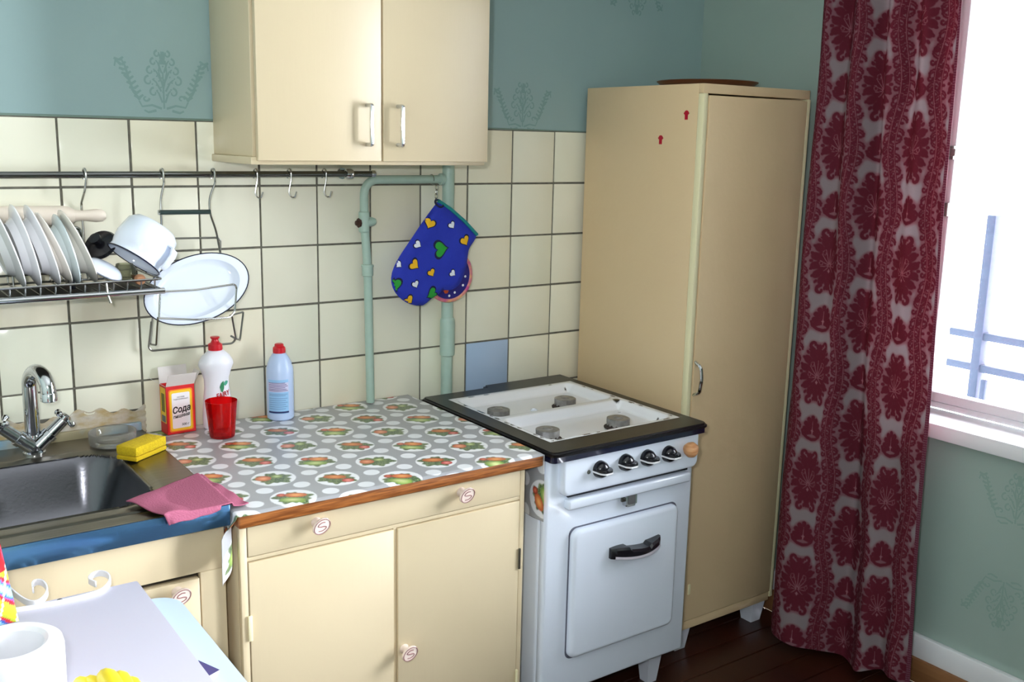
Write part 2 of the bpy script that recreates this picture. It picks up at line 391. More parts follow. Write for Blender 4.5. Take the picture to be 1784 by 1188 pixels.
dor = tag(thing('door_1', (XW+.17, -2.44, 0), 'glazed white balcony door', None), kind='structure')
bm = BM(); box(bm, XW+.13, XW+.19, DOY0, DOY0+.08, .02, WZ1, .004); box(bm, XW+.13, XW+.19, DOY1-.08, DOY1, .02, WZ1, .004); box(bm, XW+.13, XW+.19, DOY0+.08, DOY1-.08, .02, .16, .004); box(bm, XW+.13, XW+.19, DOY0+.08, DOY1-.08, WZ1-.09, WZ1, .004)
obj('door_frame', bm, m_whitep, dor); obj('pane', box(BM(), XW+.158, XW+.162, DOY0+.078, DOY1-.078, .158, WZ1-.088), m_pane, dor, None)
bx('threshold', m_whitep, dor, XW-.02, XW+.3, DOY0, DOY1, 0, .022, .003)

# curtain rod and curtain
rod = thing('curtain_rod', (2.06, -1.6, 2.45), 'white curtain rod above the window', 'curtain rod')
bm = BM(); tube(bm, [(2.05, -.55, 2.45), (2.05, -2.8, 2.45)], .012, 12); obj('pole', bm, m_whitep, rod)
for y in (-.6, -2.7): bx('bracket', m_whitep, rod, 2.05, XW, y-.01, y+.01, 2.44, 2.46)

def smoothstep(a, b, x):
    t = np.clip((x-a)/(b-a), 0, 1); return t*t*(3-2*t)
def damask_cell():
    """one repeat of the woven ogee damask, drawn at half a millimetre: figure and light veins"""
    Wp, Hp = .175, .345; RX, RY_ = 350, 690
    fig = np.zeros((RY_, RX)); vein = np.zeros((RY_, RX))
    gx, gy = np.meshgrid((np.arange(RX)+.5)/RX*Wp-Wp/2, (np.arange(RY_)+.5)/RY_*Hp-Hp/2)
    def put(A, cx, cy, rx, ry, rot=0., val=1.):
        for ox, oy in ((0, 0), (Wp, Hp/2), (Wp, -Hp/2), (-Wp, Hp/2), (-Wp, -Hp/2), (0, Hp), (0, -Hp)):
            x, y = cx+ox, cy+oy; R = max(rx, ry)*1.25
            if x+R < -Wp/2 or x-R > Wp/2 or y+R < -Hp/2 or y-R > Hp/2: continue
            i0, i1 = max(0, int((x-R+Wp/2)/Wp*RX)), min(RX, int((x+R+Wp/2)/Wp*RX)+2); j0, j1 = max(0, int((y-R+Hp/2)/Hp*RY_)), min(RY_, int((y+R+Hp/2)/Hp*RY_)+2)
            dx, dy = gx[j0:j1, i0:i1]-x, gy[j0:j1, i0:i1]-y; c, s_ = math.cos(rot), math.sin(rot)
            d = np.hypot((dx*c+dy*s_)/rx, (-dx*s_+dy*c)/ry); A[j0:j1, i0:i1] = np.maximum(A[j0:j1, i0:i1], smoothstep(1.15, .85, d)*val)
    def stroke(A, P, w0, w1, val=1.):
        n = len(P)
        for k in range(n-1):
            L = math.hypot(P[k+1][0]-P[k][0], P[k+1][1]-P[k][1]); m = max(1, int(L/.0018))
            for q in range(m):
                t = q/m; w = w0+(w1-w0)*(k+t)/(n-1); put(A, P[k][0]+(P[k+1][0]-P[k][0])*t, P[k][1]+(P[k+1][1]-P[k][1])*t, w, w, 0., val)
    # medallion
    for k in range(14):
        t = 2*PI*k/14; put(fig, .047*math.sin(t), .064*math.cos(t), .0125, .016, -t)
    put(fig, 0, 0, .044, .058)
    for k in range(22):
        t = 2*PI*(k+.5)/22; put(fig, .059*math.sin(t), .083*math.cos(t), .0052, .0075, -t)
    for k in range(11):
        t = -2.5+5*k/10; stroke(vein, [(.004*math.sin(t), -.012+.004*math.cos(t)), (.022*math.sin(t), -.006+.026*math.cos(t)), (.033*math.sin(t), .040*math.cos(t))], .0013, .0009, .8)
    for s_ in (-1, 1):
        stroke(vein, spiral(s_*.018, .024, .009, .9, PI/2, -s_), .0012, .0008, .7); stroke(vein, spiral(s_*.026, -.008, .008, .9, PI/2, -s_), .0012, .0008, .7)
    put(vein, 0, -.030, .0022, .006); put(vein, 0, -.030, .0055, .0018); put(fig, 0, .078, .008, .012); put(fig, 0, -.078, .010, .011)
    for s_ in (-1, 1):
        stroke(fig, spiral(s_*.020, .086, .014, .8, -PI/2, s_), .0062, .004); stroke(fig, spiral(s_*.022, -.088, .014, .8, PI/2, -s_), .0062, .004)
        stroke(fig, [(s_*.010, .070), (s_*.022, .066), (s_*.036, .072)], .004, .003)
    # palmette between the medallions
    for k in range(9):
        t = -1.7+3.4*k/8; L = .050-.008*abs(t); stroke(fig, [(0, Hp/2-.018), (L*.5*math.sin(t), Hp/2-.018+L*.6*math.cos(t)), (L*.82*math.sin(t), Hp/2-.018+L*math.cos(t))], .0045, .0085)
    for s_ in (-1, 1):
        stroke(fig, [(0, Hp/2-.040), (s_*.018, Hp/2-.036), (s_*.034, Hp/2-.026), (s_*.040, Hp/2-.012)], .0055, .004); stroke(fig, spiral(s_*.030, Hp/2-.014, .010, .9, 0, s_), .004, .0028)
    put(vein, 0, Hp/2-.014, .0022, .009); put(vein, 0, Hp/2-.012, .0060, .0020); stroke(vein, [(0, Hp/2-.005), (0, Hp/2+.02)], .0012, .0008, .8)
    # leafy ogee stems
    for s_ in (-1, 1):
        P = [(s_*(.0875-.021+.021*math.cos(2*PI*(y/Hp))), y) for y in np.linspace(-Hp/2, Hp/2, 40)]
        P = [(s_*(.0765+.012*math.cos(2*PI*y/Hp)), y) for _, y in P]
        stroke(fig, P, .0042, .0042); stroke(vein, P, .0011, .0011, .75)
        for k in range(0, 39):
            x, y = P[k]; sg = 1 if k % 2 else -1; bend = 1 if (k//6) % 2 else -1
            if k % 4 < 2:
                for q, (o, h, r) in enumerate(((.006, .000, .0062), (.0115, .0035*bend, .0068), (.0165, .0085*bend, .0055), (.0175, .0145*bend, .0040))): put(fig, x+sg*o, y+h, r, r*.9)
                stroke(vein, [(x, y), (x+sg*.009, y+.002*bend), (x+sg*.0155, y+.008*bend)], .0010, .0006, .6)
            elif k % 4 == 2: stroke(fig, spiral(x+sg*.014, y+.004*bend, .0085, .9, 0, sg), .0042, .0028)
            else: put(fig, x+sg*.008, y, .0065, .0045)
    for A in (fig, vein):
        A[:] = (A+np.roll(A, 1, 0)+np.roll(A, -1, 0)+np.roll(A, 1, 1)+np.roll(A, -1, 1))/5
    h = fig.copy()
    for sh in (5, 9, 14, 19):
        h = (h+np.roll(h, sh, 0)+np.roll(h, -sh, 0)+np.roll(h, sh, 1)+np.roll(h, -sh, 1))/5
    return fig, vein, smoothstep(.10, .42, h)
_fig, _vein, _halo = damask_cell()
def damask(u, v):
    Wp, Hp = .175, .345; ci = np.floor(u/Wp+.5); x = u-ci*Wp; y = v+(ci % 2)*Hp/2; y = y-np.floor(y/Hp+.5)*Hp
    i = np.clip(((x/Wp+.5)*350).astype(int), 0, 349); j = np.clip(((y/Hp+.5)*690).astype(int), 0, 689)
    f, w = _fig[j, i][..., None], _vein[j, i][..., None]*.75
    hl_ = _halo[j, i][..., None]*.85; c = LIN((168, 152, 156))*(1-hl_)+LIN((150, 92, 104))*hl_; c = c*(1-f)+LIN((116, 42, 58))*f
    return c*(1-w)+LIN((196, 136, 146))*w
NU, NV = 400, 1100
uu = np.linspace(0, 1, NU)
# plan of the folds: (x, y) of the hanging line at the top and at the hem
top = np.array([(2.04, -.66), (1.985, -.70), (2.055, -.745), (1.985, -.80), (2.06, -.85), (1.995, -.905), (2.065, -.955), (2.005, -1.0), (2.07, -1.035), (2.05, -1.075)])
hem = np.array([(2.06, -.615), (1.965, -.70), (1.955, -.785), (2.015, -.835), (2.085, -.885), (2.075, -.93), (2.025, -.985), (2.075, -1.035), (2.045, -1.09), (2.065, -1.14)])
def spline(P, t):
    n = len(P)-1; f = t*n; i = np.clip(f.astype(int), 0, n-1); w = (f-i)[:, None]
    g = lambda k: P[np.clip(k, 0, n)]
    p0, p1, p2, p3 = g(i-1), g(i), g(i+1), g(i+2)
    return .5*((2*p1)+(-p0+p2)*w+(2*p0-5*p1+4*p2-p3)*w**2+(-p0+3*p1-3*p2+p3)*w**3)
ct, ch = spline(top, uu), spline(hem, uu)
vv = np.linspace(0, 1, NV); Zt, Zb = 2.44, .03
V = np.zeros((NV, NU, 3)); k = (vv**1.15)[:, None]
V[..., :2] = ct[None]*(1-k[..., None])+ch[None]*k[..., None]
hemz = Zb+.018*np.sin(uu*9)+np.where(uu > .62, -.02, .0)*0
V[..., 2] = Zt+(hemz[None]-Zt)*vv[:, None]
V[..., 0] += .004*np.sin(V[..., 2]*7+uu[None]*20)
arc = np.concatenate([[0], np.cumsum(np.hypot(*np.diff(ch, axis=0).T))]); arc = arc/arc[-1]*.72
U2 = np.broadcast_to(arc[None], (NV, NU))-.05; V2 = V[..., 2]-.08
colr = damask(U2, V2)
edge = ((uu < .035) | (uu > .965))[None, :, None]*np.ones((NV, 1, 1)); fr_ = LIN((134, 62, 84))
ln = (np.sin(V[..., 2]*900) > .3)[..., None]*LIN((200, 170, 180))*.5
colr = np.where(edge > 0, fr_*.75+ln*.35, colr)
m_curt = vcol('damask_cloth', .85, .15, transl=.34, rib=230)
curt = grid('curtain', V, m_curt, None, colr)
sm = curt.modifiers.new('cloth_thickness', 'SOLIDIFY'); sm.thickness = .0012
tag(curt, 'floor-length burgundy damask curtain hanging beside the window', 'curtain')

# balcony railing seen through the pane
rl = thing('balcony_railing', (3.05, -1.2, -.1), 'grey metal railing outside the window', 'railing')
m_rail = mat('railing_paint', (35, 37, 50), .8, spec=.1)
bm = BM(); box(bm, 2.978, 3.026, -.735, -.700, -.1, 1.40, .004); obj('post', bm, m_rail, rl)
bm = BM(); box(bm, 2.965, 2.985, -.775, -.755, -.1, .80, .003); obj('brace', bm, m_rail, rl)
for z in (.835, .955): bx('rail', m_rail, rl, 2.985, 3.02, -3.2, -.60, z-.014, z+.014)

# ================================================================== furniture
# ---- wall cupboard
wc = thing('wall_cupboard', (.72, -.15, 1.555), 'cream two-door wall cupboard hung on the tiles', 'cupboard')
bm = BM(); box(bm, .385, .403, -.285, -.008, 1.575, 2.30, .002); box(bm, 1.04, 1.058, -.285, -.008, 1.575, 2.30, .002); box(bm, .403, 1.04, -.02, -.008, 1.575, 2.30); box(bm, .403, 1.04, -.285, -.008, 2.282, 2.30, .002)
obj('carcass', bm, m_cream, wc)
bx('bottom_board', m_cream, wc, .378, 1.062, -.292, -.008, 1.556, 1.575, .003)
for x0, x1, hx in ((.392, .7285, .686), (.7335, 1.062, .776)):
    d = bx('door', m_cream, wc, x0, x1, -.306, -.288, 1.566, 2.298, .002)
    bm = BM(); a, b = aty(645, 252, -.33)[2], aty(645, 183, -.33)[2]
    tube(bm, fillet([(hx, -.305, a), (hx, -.333, a), (hx, -.333, b), (hx, -.305, b)], .004), .0055, 8); obj('handle', bm, m_chrome, d)

# ---- tall cupboard with legs
TX0, TX1, TY, TZ0, TZ1 = 1.642, 2.118, -.56, .085, 1.802
tc_ = thing('tall_cupboard', (1.88, -.28, 0), 'tall cream cupboard with one door, standing on legs', 'cupboard')
bm = BM(); box(bm, TX0, TX0+.02, TY+.02, -.03, TZ0, TZ1, .002); box(bm, TX1-.02, TX1, TY+.02, -.03, TZ0, TZ1, .002); box(bm, TX0+.02, TX1-.02, TY+.02, -.03, TZ1-.02, TZ1, .002)
box(bm, TX0+.02, TX1-.02, TY+.02, -.03, TZ0, TZ0+.02, .002); box(bm, TX0+.02, TX1-.02, -.04, -.03, TZ0, TZ1); obj('carcass', bm, m_cream2, tc_)
bx('top_rail', m_cream2, tc_, TX0, TX1, TY, TY+.02, TZ1-.028, TZ1, .002)
bx('side_strip', m_creamt, tc_, TX0, TX0+.017, TY-.004, TY+.02, TZ0, TZ1-.028, .002); bx('side_strip', m_creamt, tc_, TX1-.014, TX1, TY-.004, TY+.02, TZ0, TZ1-.028, .002)
bx('bottom_rail', m_cream2, tc_, TX0+.017, TX1-.014, TY, TY+.02, TZ0-.012, TZ0+.018, .002)
d = bx('door', m_cream2, tc_, TX0+.021, TX1-.017, TY-.006, TY+.012, TZ0+.022, TZ1-.033, .003)
bm = BM(); hp = aty(1217, 640, TY-.02); hz0, hz1 = aty(1214, 690, TY-.02)[2], aty(1218, 632, TY-.02)[2]
tube(bm, fillet([(hp[0], TY-.004, hz0), (hp[0], TY-.03, hz0+.012), (hp[0], TY-.036, (hz0+hz1)/2), (hp[0], TY-.03, hz1-.012), (hp[0], TY-.004, hz1)], .012), .005, 8); obj('handle', bm, m_chrome, d)
bx('hinge_plate', m_creamt, d, TX0+.052, TX0+.062, TY-.009, TY-.005, .20, .235, .001)
def leg(parent, x, y, z0, z1, w0, w1, m):
    bm = BM(); A = [bm.verts.new((x+sx*w0/2, y+sy*w0/2, z0)) for sx, sy in ((-1, -1), (1, -1), (1, 1), (-1, 1))]; B = [bm.verts.new((x+sx*w1/2, y+sy*w1/2, z1)) for sx, sy in ((-1, -1), (1, -1), (1, 1), (-1, 1))]
    bm.faces.new(A[::-1]); bm.faces.new(B)
    for q in range(4): bm.faces.new((A[q], A[(q+1) % 4], B[(q+1) % 4], B[q]))
    return obj('leg', bm, m, parent, None)
m_legw = mat('white_leg_paint', (206, 208, 220), .5)
for x in (TX0+.05, TX1-.06):
    for y in (TY+.035, -.10): leg(tc_, x, y, 0, TZ0+.01, .045, .07, m_legw)
bm = BM()
for px_, py_ in ((1196, 201), (1151, 244)):
    c = at(px_, py_, 0, TX0); y, z = c[1], c[2]
    o2 = [(-.5, 1), (-.2, 1.15), (.2, 1.15), (.5, 1), (.95, .45), (.6, .15), (.5, .3), (.5, -1), (-.5, -1), (-.5, .3), (-.6, .15), (-.95, .45)]
    b2 = BM(); prism(b2, [(-a*.0125, b*.0125) for a, b in o2], lambda a, b, q: (TX0-q, y+a, z+b), 0, .0008)
    st = obj('sticker', b2, mat('sticker_red', (176, 14, 44), .4), tc_, None); st['label'] = 'small red shirt-shaped sticker'
bm.free()
tray = recentre(obj('round_tray', lathe(BM(), [(0, 0), (.12, 0), (.145, .006), (.16, .018), (.157, .02), (.142, .009), (.118, .004), (0, .004)], 40, Matrix.Translation((1.86, -.36, TZ1+.0005))), mat('brown_tray', (92, 52, 28), .35), None))
tag(tray, 'round dark brown tray lying on top of the tall cupboard', 'tray')

# ---- gas stove
GX0, GX1, GY = .992, 1.548, -.70
gs = thing('gas_stove', (1.27, -.40, 0), 'old white enamel gas stove with black rimmed hob', 'stove')
bx('body', m_white, gs, 1.000, 1.545, -.675, -.08, .115, .810, .012, 3)
bx('front_frame', m_white, gs, 1.000, 1.545, GY+.0, -.672, .115, .817, .010, 3)
# control panel, bulged, with round lower corners
bm = pad(BM(), 1.040, 1.542, .705, .822, .022, soft(.022, .010), GY)
obj('control_panel', bm, m_white, gs)
bm = BM(); box(bm, 1.07, 1.515, GY-.006, GY+.01, .696, .706); obj('slot', bm, m_bake, gs)
bx('towel_bar', m_white, gs, 1.062, 1.515, GY-.024, GY+.004, .665, .693, .006, 3)
def knob(x, z, y):
    k = obj('knob', lathe(BM(), [(0, .026), (.010, .0255), (.018, .021), (.023, .012), (.024, 0), (0, 0)], 24, face_to((0, -1, 0), loc=(x, y, z))), m_bake, gs)
    bm = BM(); prism(bm, [(-.024, 0), (-.021, -.030), (-.012, -.041), (.012, -.041), (.021, -.030), (.024, 0)], lambda a, b, q: (x+a, y+b, z+q), -.006, .007)
    bmesh.ops.bevel(bm, geom=bm.edges[:], offset=.002, segments=2, affect='EDGES'); obj('grip', bm, m_bake, k)
    bm = BM(); prism(bm, [(-.0245, 0), (-.0218, -.0305), (-.0124, -.0416), (.0124, -.0416), (.0218, -.0305), (.0245, 0)], lambda a, b, q: (x+a, y+b, z+q), -.0055, -.001); obj('white_stripe', bm, m_whitep, k)
    return k
for px_, py_ in ((1050, 819), (1094, 807), (1132, 799), (1169, 792)):
    c = aty(px_, py_, GY-.035); knob(c[0], c[2], GY-.022)
c = aty(1203, 783, GY-.04); x, z = c[0], c[2]
wk = obj('wooden_knob', lathe(BM(), [(0, .040), (.012, .038), (.020, .031), (.023, .020), (.019, .009), (.012, 0), (0, 0)], 24, face_to((0, -1, 0), loc=(x, GY-.022, z))), mat('pale_wood', (214, 164, 116), .5, var=(30, .2, (186, 124, 76), (1, 1, 6))), gs); wk['label'] = 'pale wooden replacement knob'
bm = BM(); c = aty(1025, 822, GY-.02); lathe(bm, [(0, .003), (.005, .002), (.006, 0), (0, 0)], 12, face_to((0, -1, 0), loc=(c[0], GY-.022, c[2]))); obj('screw', bm, m_dkwire, gs)
# badge
c = aty(1098, 869, GY-.01); x, z = c[0], c[2]
bm = BM(); prism(bm, rrect(x-.020, x+.020, z-.020, z+.020, .006), lambda a, b, q: (a, q, b), GY+.002, GY-.016)
bmesh.ops.bevel(bm, geom=[e for e in bm.edges if all(abs(v.co.y-(GY-.016)) < 1e-5 for v in e.verts)], offset=.004, segments=2, affect='EDGES'); bdg = obj('badge', bm, m_chrome, gs)
bm = BM(); prism(bm, rrect(x-.013, x+.013, z-.013, z+.013, .004), lambda a, b, q: (a, q, b), GY-.015, GY-.0175); obj('badge_plate', bm, mat('badge_grey', (120, 120, 122), .35, metal=.6), bdg)
bm = BM(); box(bm, x-.028, x-.019, GY-.008, GY, z-.006, z+.006, .002); obj('badge_tab', bm, m_dkwire, bdg)
# oven door
bm = BM(); prism(bm, rrect(1.082, 1.484, .217, .605, .022), lambda a, b, q: (a, q, b), GY+.001, GY-.0012); obj('door_seam', bm, mat('seam_grey', (92, 94, 110), .6), gs, None)
bm = pad(BM(), 1.086, 1.480, .222, .601, .024, soft(.020, .014), GY)
od = obj('oven_door', bm, m_white, gs)
yh = GY-.020; bm = BM(); n_ = 22; x0, x1, zc = 1.212, 1.398, .508
rows = []
for i in range(n_+1):
    t = i/n_; x = x0+(x1-x0)*t; s_ = math.sin(PI*t)
    out = .010+.030*s_**.7; top_ = .016-(.007*(1 if .30 < t < .70 else 0))+.004*math.sin(2*PI*t+.5); bot = -.012-.006*s_
    rows.append([(x, yh-.0, zc+top_), (x, yh-out*.8, zc+top_), (x, yh-out, zc+top_-.006), (x, yh-out, zc+bot+.006), (x, yh-out*.8, zc+bot), (x, yh, zc+bot)])
vs = [[bm.verts.new(p) for p in r] for r in rows]
for a, b in zip(vs, vs[1:]):
    for q in range(6): bm.faces.new((a[q], a[(q+1) % 6], b[(q+1) % 6], b[q]))
bm.faces.new(vs[0]); bm.faces.new(vs[-1][::-1])
hd = obj('oven_handle', bm, m_bake, od, 30)
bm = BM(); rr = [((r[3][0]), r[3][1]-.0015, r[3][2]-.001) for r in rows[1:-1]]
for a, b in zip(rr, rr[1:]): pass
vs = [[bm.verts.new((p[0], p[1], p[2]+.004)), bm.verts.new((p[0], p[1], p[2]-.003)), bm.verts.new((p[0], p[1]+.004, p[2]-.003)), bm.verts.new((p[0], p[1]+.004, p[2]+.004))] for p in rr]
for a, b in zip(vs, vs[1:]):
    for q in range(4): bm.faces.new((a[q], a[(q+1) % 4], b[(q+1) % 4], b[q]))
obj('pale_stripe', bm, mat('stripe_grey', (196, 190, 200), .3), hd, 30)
for x in (1.07, 1.475):
    for y in (-.63, -.14): leg(gs, x, y, 0, .125, .035, .06, m_legw)
# hob: black frame, white pressed tray, four burners
HX0, HX1, HY0, HY1, HZ = .985, 1.556, -.745, -.072, .842
IX0, IX1, IY0, IY1 = 1.046, 1.512, -.655, -.150
out_ = [(HX0, HY0+.02), (HX0+.006, HY0+.006), (HX0+.02, HY0), (HX1-.02, HY0), (HX1-.006, HY0+.006), (HX1, HY0+.02), (HX1, HY1+.03), (1.238, HY1+.03), (1.230, HY1+.0), (HX0+.01, HY1), (HX0, HY1-.01)]
bm = BM()
def ringprism(bm, O, I, z0, z1):
    """flat frame between an outer outline and a rectangular opening"""
    from mathutils.geometry import tessellate_polygon
    for z in (z0, z1):
        tri = tessellate_polygon([[Vector((a, b, 0)) for a, b in O], [Vector((a, b, 0)) for a, b in I]])
        vs = [bm.verts.new((a, b, z)) for a, b in O+I]
        for t in tri: bm.faces.new([vs[q] for q in t])
    for L in (O, I):
        A = [bm.verts.new((a, b, z0)) for a, b in L]; B = [bm.verts.new((a, b, z1)) for a, b in L]; n = len(L)
        for q in range(n): bm.faces.new((A[q], A[(q+1) % n], B[(q+1) % n], B[q]))
    bmesh.ops.remove_doubles(bm, verts=bm.verts, dist=1e-5)
ringprism(bm, out_, rrect(IX0, IX1, IY0, IY1, .012, 3), .829, HZ)
es = [e for e in bm.edges if all(abs(v.co.z-HZ) < 1e-5 for v in e.verts) and e.calc_face_angle(0) > 1.0 and not all(IX0-.002 < v.co.x < IX1+.002 and IY0-.002 < v.co.y < IY1+.002 for v in e.verts)]
bmesh.ops.bevel(bm, geom=es, offset=.006, segments=3, affect='EDGES')
hob = obj('hob_frame', bm, m_black, gs)
bm = BM(); ringprism(bm, rrect(HX0+.005, HX1-.005, HY0+.006, HY1-.02, .014, 4), rrect(IX0, IX1, IY0, IY1, .012, 3), .812, .829); obj('hob_skirt', bm, mat('navy_enamel', (16, 18, 44), .15, coat=.5), gs)
N_ = 150; xs = np.linspace(IX0-.006, IX1+.006, N_); ys = np.linspace(IY0-.006, IY1+.006, N_); X, Y = np.meshgrid(xs, ys)
mid = (IY0+IY1)/2+.005
def well(y0, y1):
    dx = np.minimum(X-IX0-.006, IX1-.006-X); dy = np.minimum(Y-y0, y1-Y)
    d = np.minimum(dx, dy); rr = .03; cx = np.clip(rr-dx, 0, None); cy = np.clip(rr-dy, 0, None); d = np.where((dx < rr) & (dy < rr), rr-np.hypot(cx, cy), d)
    return smoothstep(0, .030, d)
wl = np.maximum(well(IY0+.006, mid-.009), well(mid+.009, IY1-.006))
Z = .8428-.0245*wl
VV = np.stack([X, Y, Z], -1)
nz = np.zeros_like(X); rs = np.random.RandomState(3)
chips = np.zeros_like(X)
for _ in range(26):
    side = rs.randint(4); t = rs.rand()
    cxx = (IX0+.003, IX1-.003, IX0+(IX1-IX0)*t, IX0+(IX1-IX0)*t)[side]; cyy = (IY0+(IY1-IY0)*t, IY0+(IY1-IY0)*t, IY0+.003, IY1-.003)[side]
    lx, ly = ((.004, .012), (.004, .012), (.013, .004), (.013, .004))[side]; q = rs.uniform(.5, 1.2)
    chips = np.maximum(chips, smoothstep(1.1, .8, np.hypot((X-cxx)/lx/q, (Y-cyy)/ly/q)+.15*np.sin(X*900)*np.sin(Y*800)))
for cxx, cyy, r in ((1.49, -.41, .012), (1.487, -.60, .004), (1.475, -.175, .004), (1.46, -.46, .004), (1.44, -.50, .003)):
    chips = np.maximum(chips, smoothstep(1.1, .8, np.hypot((X-cxx)/r, (Y-cyy)/r)))
yel = np.clip(1-np.hypot((X-1.34)/.12, (Y+.33)/.10), 0, 1)[..., None]*.35
cc = LIN((232, 234, 240))*(1-yel)+LIN((206, 200, 180))*yel
cc = cc*(1-chips[..., None])+LIN((16, 14, 18))*chips[..., None]
grid('burner_tray', VV, vcol('tray_enamel', .16, .6, coat=.3), gs, cc)
for x, y in ((1.100, -.330), (1.352, -.328), (1.100, -.570), (1.345, -.585)):
    b = obj('burner', lathe(BM(), [(0, .8185), (.040, .8185), (.041, .822), (.034, .824), (.030, .832), (0, .832)], 28, Matrix.Translation((x, y, 0))), m_rust, gs)
    bm = BM(); nt_ = 26; prof = [(.0325, .826), (.0335, .832), (.0335, .8475), (.029, .8495), (.025, .8485), (.014, .8485), (.011, .8515), (.006, .853), (0, .853)]
    lathe(bm, prof, 52, Matrix.Translation((x, y, 0)))
    bm.verts.ensure_lookup_table()
    for q in range(52):
        if q % 4 < 2:
            v = bm.verts[52+q]; v.co.x = x+(v.co.x-x)*.9; v.co.y = y+(v.co.y-y)*.9
    obj('burner_cap', bm, m_cast, b, 40)
c = atz(930, 714, .82); bm = BM(); lathe(bm, [(.011, 0), (.012, .003), (.007, .004), (.005, .001), (0, .001)], 16, Matrix.Translation((c[0], c[1], .8187))); obj('drain_cup', bm, m_white, gs)

# ---- kitchen table cabinet
KY = -.690
kt = thing('table_cabinet', (.56, -.35, 0), 'cream floor cabinet with drawer, two doors and wooden worktop', 'cabinet')
KX0, KX1 = .176, .938
bm = BM(); box(bm, KX0, KX0+.018, KY+.018, -.03, .04, .80, .002); box(bm, KX1-.018, KX1, KY+.018, -.03, .04, .80, .002); box(bm, KX0+.018, KX1-.018, -.04, -.03, .04, .80); box(bm, KX0+.018, KX1-.018, KY+.03, -.03, .04, .06)
obj('carcass', bm, m_cream, kt)
def frame(name, m, parent, pieces):
    bm = BM()
    for p in pieces: box(bm, *p, .0015)
    return obj(name, bm, m, parent)
frame('face_frame', m_cream, kt, [(KX0, KX0+.016, KY, KY+.018, .04, .803), (KX1-.014, KX1, KY, KY+.018, .04, .803), (KX0+.016, KX1-.014, KY+.002, KY+.018, .714, .724), (KX0+.016, KX1-.014, KY, KY+.018, .04, .07), (.5535, .5625, KY+.004, KY+.018, .07, .714)])
bx('plinth', m_cream, kt, KX0+.02, KX1-.02, KY+.06, KY+.075, 0, .045, .001)
bx('plinth', m_cream, kt, KX0+.02, KX1-.02, -.05, -.035, 0, .045, .001)
def sknob(parent, x, z, y, ang):
    """oval clear-white knob with a raised S, on a short stem"""
    bm = BM(); lathe(bm, [(.013, 0), (.009, .010), (.011, .022)], 16, face_to((0, -1, 0), loc=(x, y, z))); 
    lathe(bm, [(0, .020), (.016, .021), (.022, .025), (.022, .030), (.019, .0325), (0, .0325)], 32, face_to((0, -1, 0), loc=(x, y, z)) @ Matrix.Rotation(ang, 4, 'Z'), .72)
    k = obj('knob', bm, m_knobp, parent)
    F = face_to((0, -1, 0), loc=(x, y-.0328, z)) @ Matrix.Rotation(ang, 4, 'Z')
    bm = BM(); tube(bm, [F @ Vector((.0205*math.cos(2*PI*q/28), .0145*math.sin(2*PI*q/28), 0)) for q in range(28)], .0012, 5, True)
    S_ = [(.010, .006), (.003, .0085), (-.006, .007), (-.009, .004), (-.004, .001), (.005, -.001), (.010, -.004), (.006, -.0075), (-.003, -.0085), (-.011, -.006)]
    F2 = face_to((0, -1, 0), loc=(x, y-.0328, z)) @ Matrix.Rotation(ang*.55, 4, 'Z')
    tube(bm, fillet([F2 @ Vector((a*1.0, b*1.1, 0)) for a, b in S_], .003, 3), .0012, 5)
    obj('raised_letter_s', bm, m_knobl, k); return k
dr = bx('drawer', m_cream, kt, KX0+.018, KX1-.016, KY-.002, KY+.02, .726, .802, .002)
for px_, py_ in ((562, 918), (816, 864)):
    c = aty(px_, py_, KY-.035); sknob(dr, c[0], c[2], KY-.001, .55)
dl = bx('door', m_cream, kt, KX0+.018, .5525, KY-.002, KY+.018, .072, .712, .002)
d2 = bx('door', m_cream, kt, .5635, KX1-.016, KY-.002, KY+.018, .072, .712, .002)
c = aty(716, 1140, KY-.035); sknob(d2, c[0], c[2], KY-.001, .5)
c = aty(432, 1095, KY); bm = BM(); box(bm, KX0+.012, KX0+.022, KY-.006, KY, c[2]-.03, c[2]+.03, .002); obj('hinge', bm, m_creamt, dl)
for py_ in (972, 1180):
    c = aty(904, py_, KY); bm = BM(); tube(bm, [(KX1-.015, KY-.004, c[2]-.028), (KX1-.015, KY-.004, c[2]+.028)], .0035, 8); obj('hinge', bm, m_dkwire if py_ < 1000 else m_creamt, d2)
WX0, WX1, WYF = .166, .978, -.716
wt = bx('worktop', m_wood, kt, WX0, WX1, WYF, -.008, .803, .835, .005, 3)

# ---- sink cabinet
SKX0, SKX1, SKY = -.62, .155, -.655
sc_ = thing('sink_cabinet', (-.2, -.33, 0), 'cream cabinet under the steel sink', 'cabinet')
bm = BM(); box(bm, SKX1-.02, SKX1-.002, SKY+.018, -.03, .04, .805, .002); box(bm, SKX0, SKX0+.018, SKY+.018, -.03, .04, .805, .002); box(bm, SKX0+.018, SKX1-.02, -.04, -.03, .04, .805); box(bm, SKX0+.018, SKX1-.02, SKY+.03, -.03, .04, .06); obj('carcass', bm, m_cream, sc_)
bx('apron', m_cream, sc_, SKX0, SKX1, SKY, SKY+.02, .700, .806, .002)
bx('stile', m_cream, sc_, .100, SKX1, SKY, SKY+.02, .04, .700, .002); bx('stile', m_cream, sc_, SKX0, SKX0+.06, SKY, SKY+.02, .04, .700, .002)
bx('bottom_rail', m_cream, sc_, SKX0+.06, .100, SKY, SKY+.02, .04, .08, .002)
bx('plinth', m_cream, sc_, SKX0+.02, SKX1-.02, SKY+.06, SKY+.075, 0, .045, .001); bx('plinth', m_cream, sc_, SKX0+.02, SKX1-.02, -.05, -.035, 0, .045, .001)
bx('dark_inside', m_line, sc_, SKX0+.03, .11, SKY+.021, SKY+.025, .06, .72, 0)
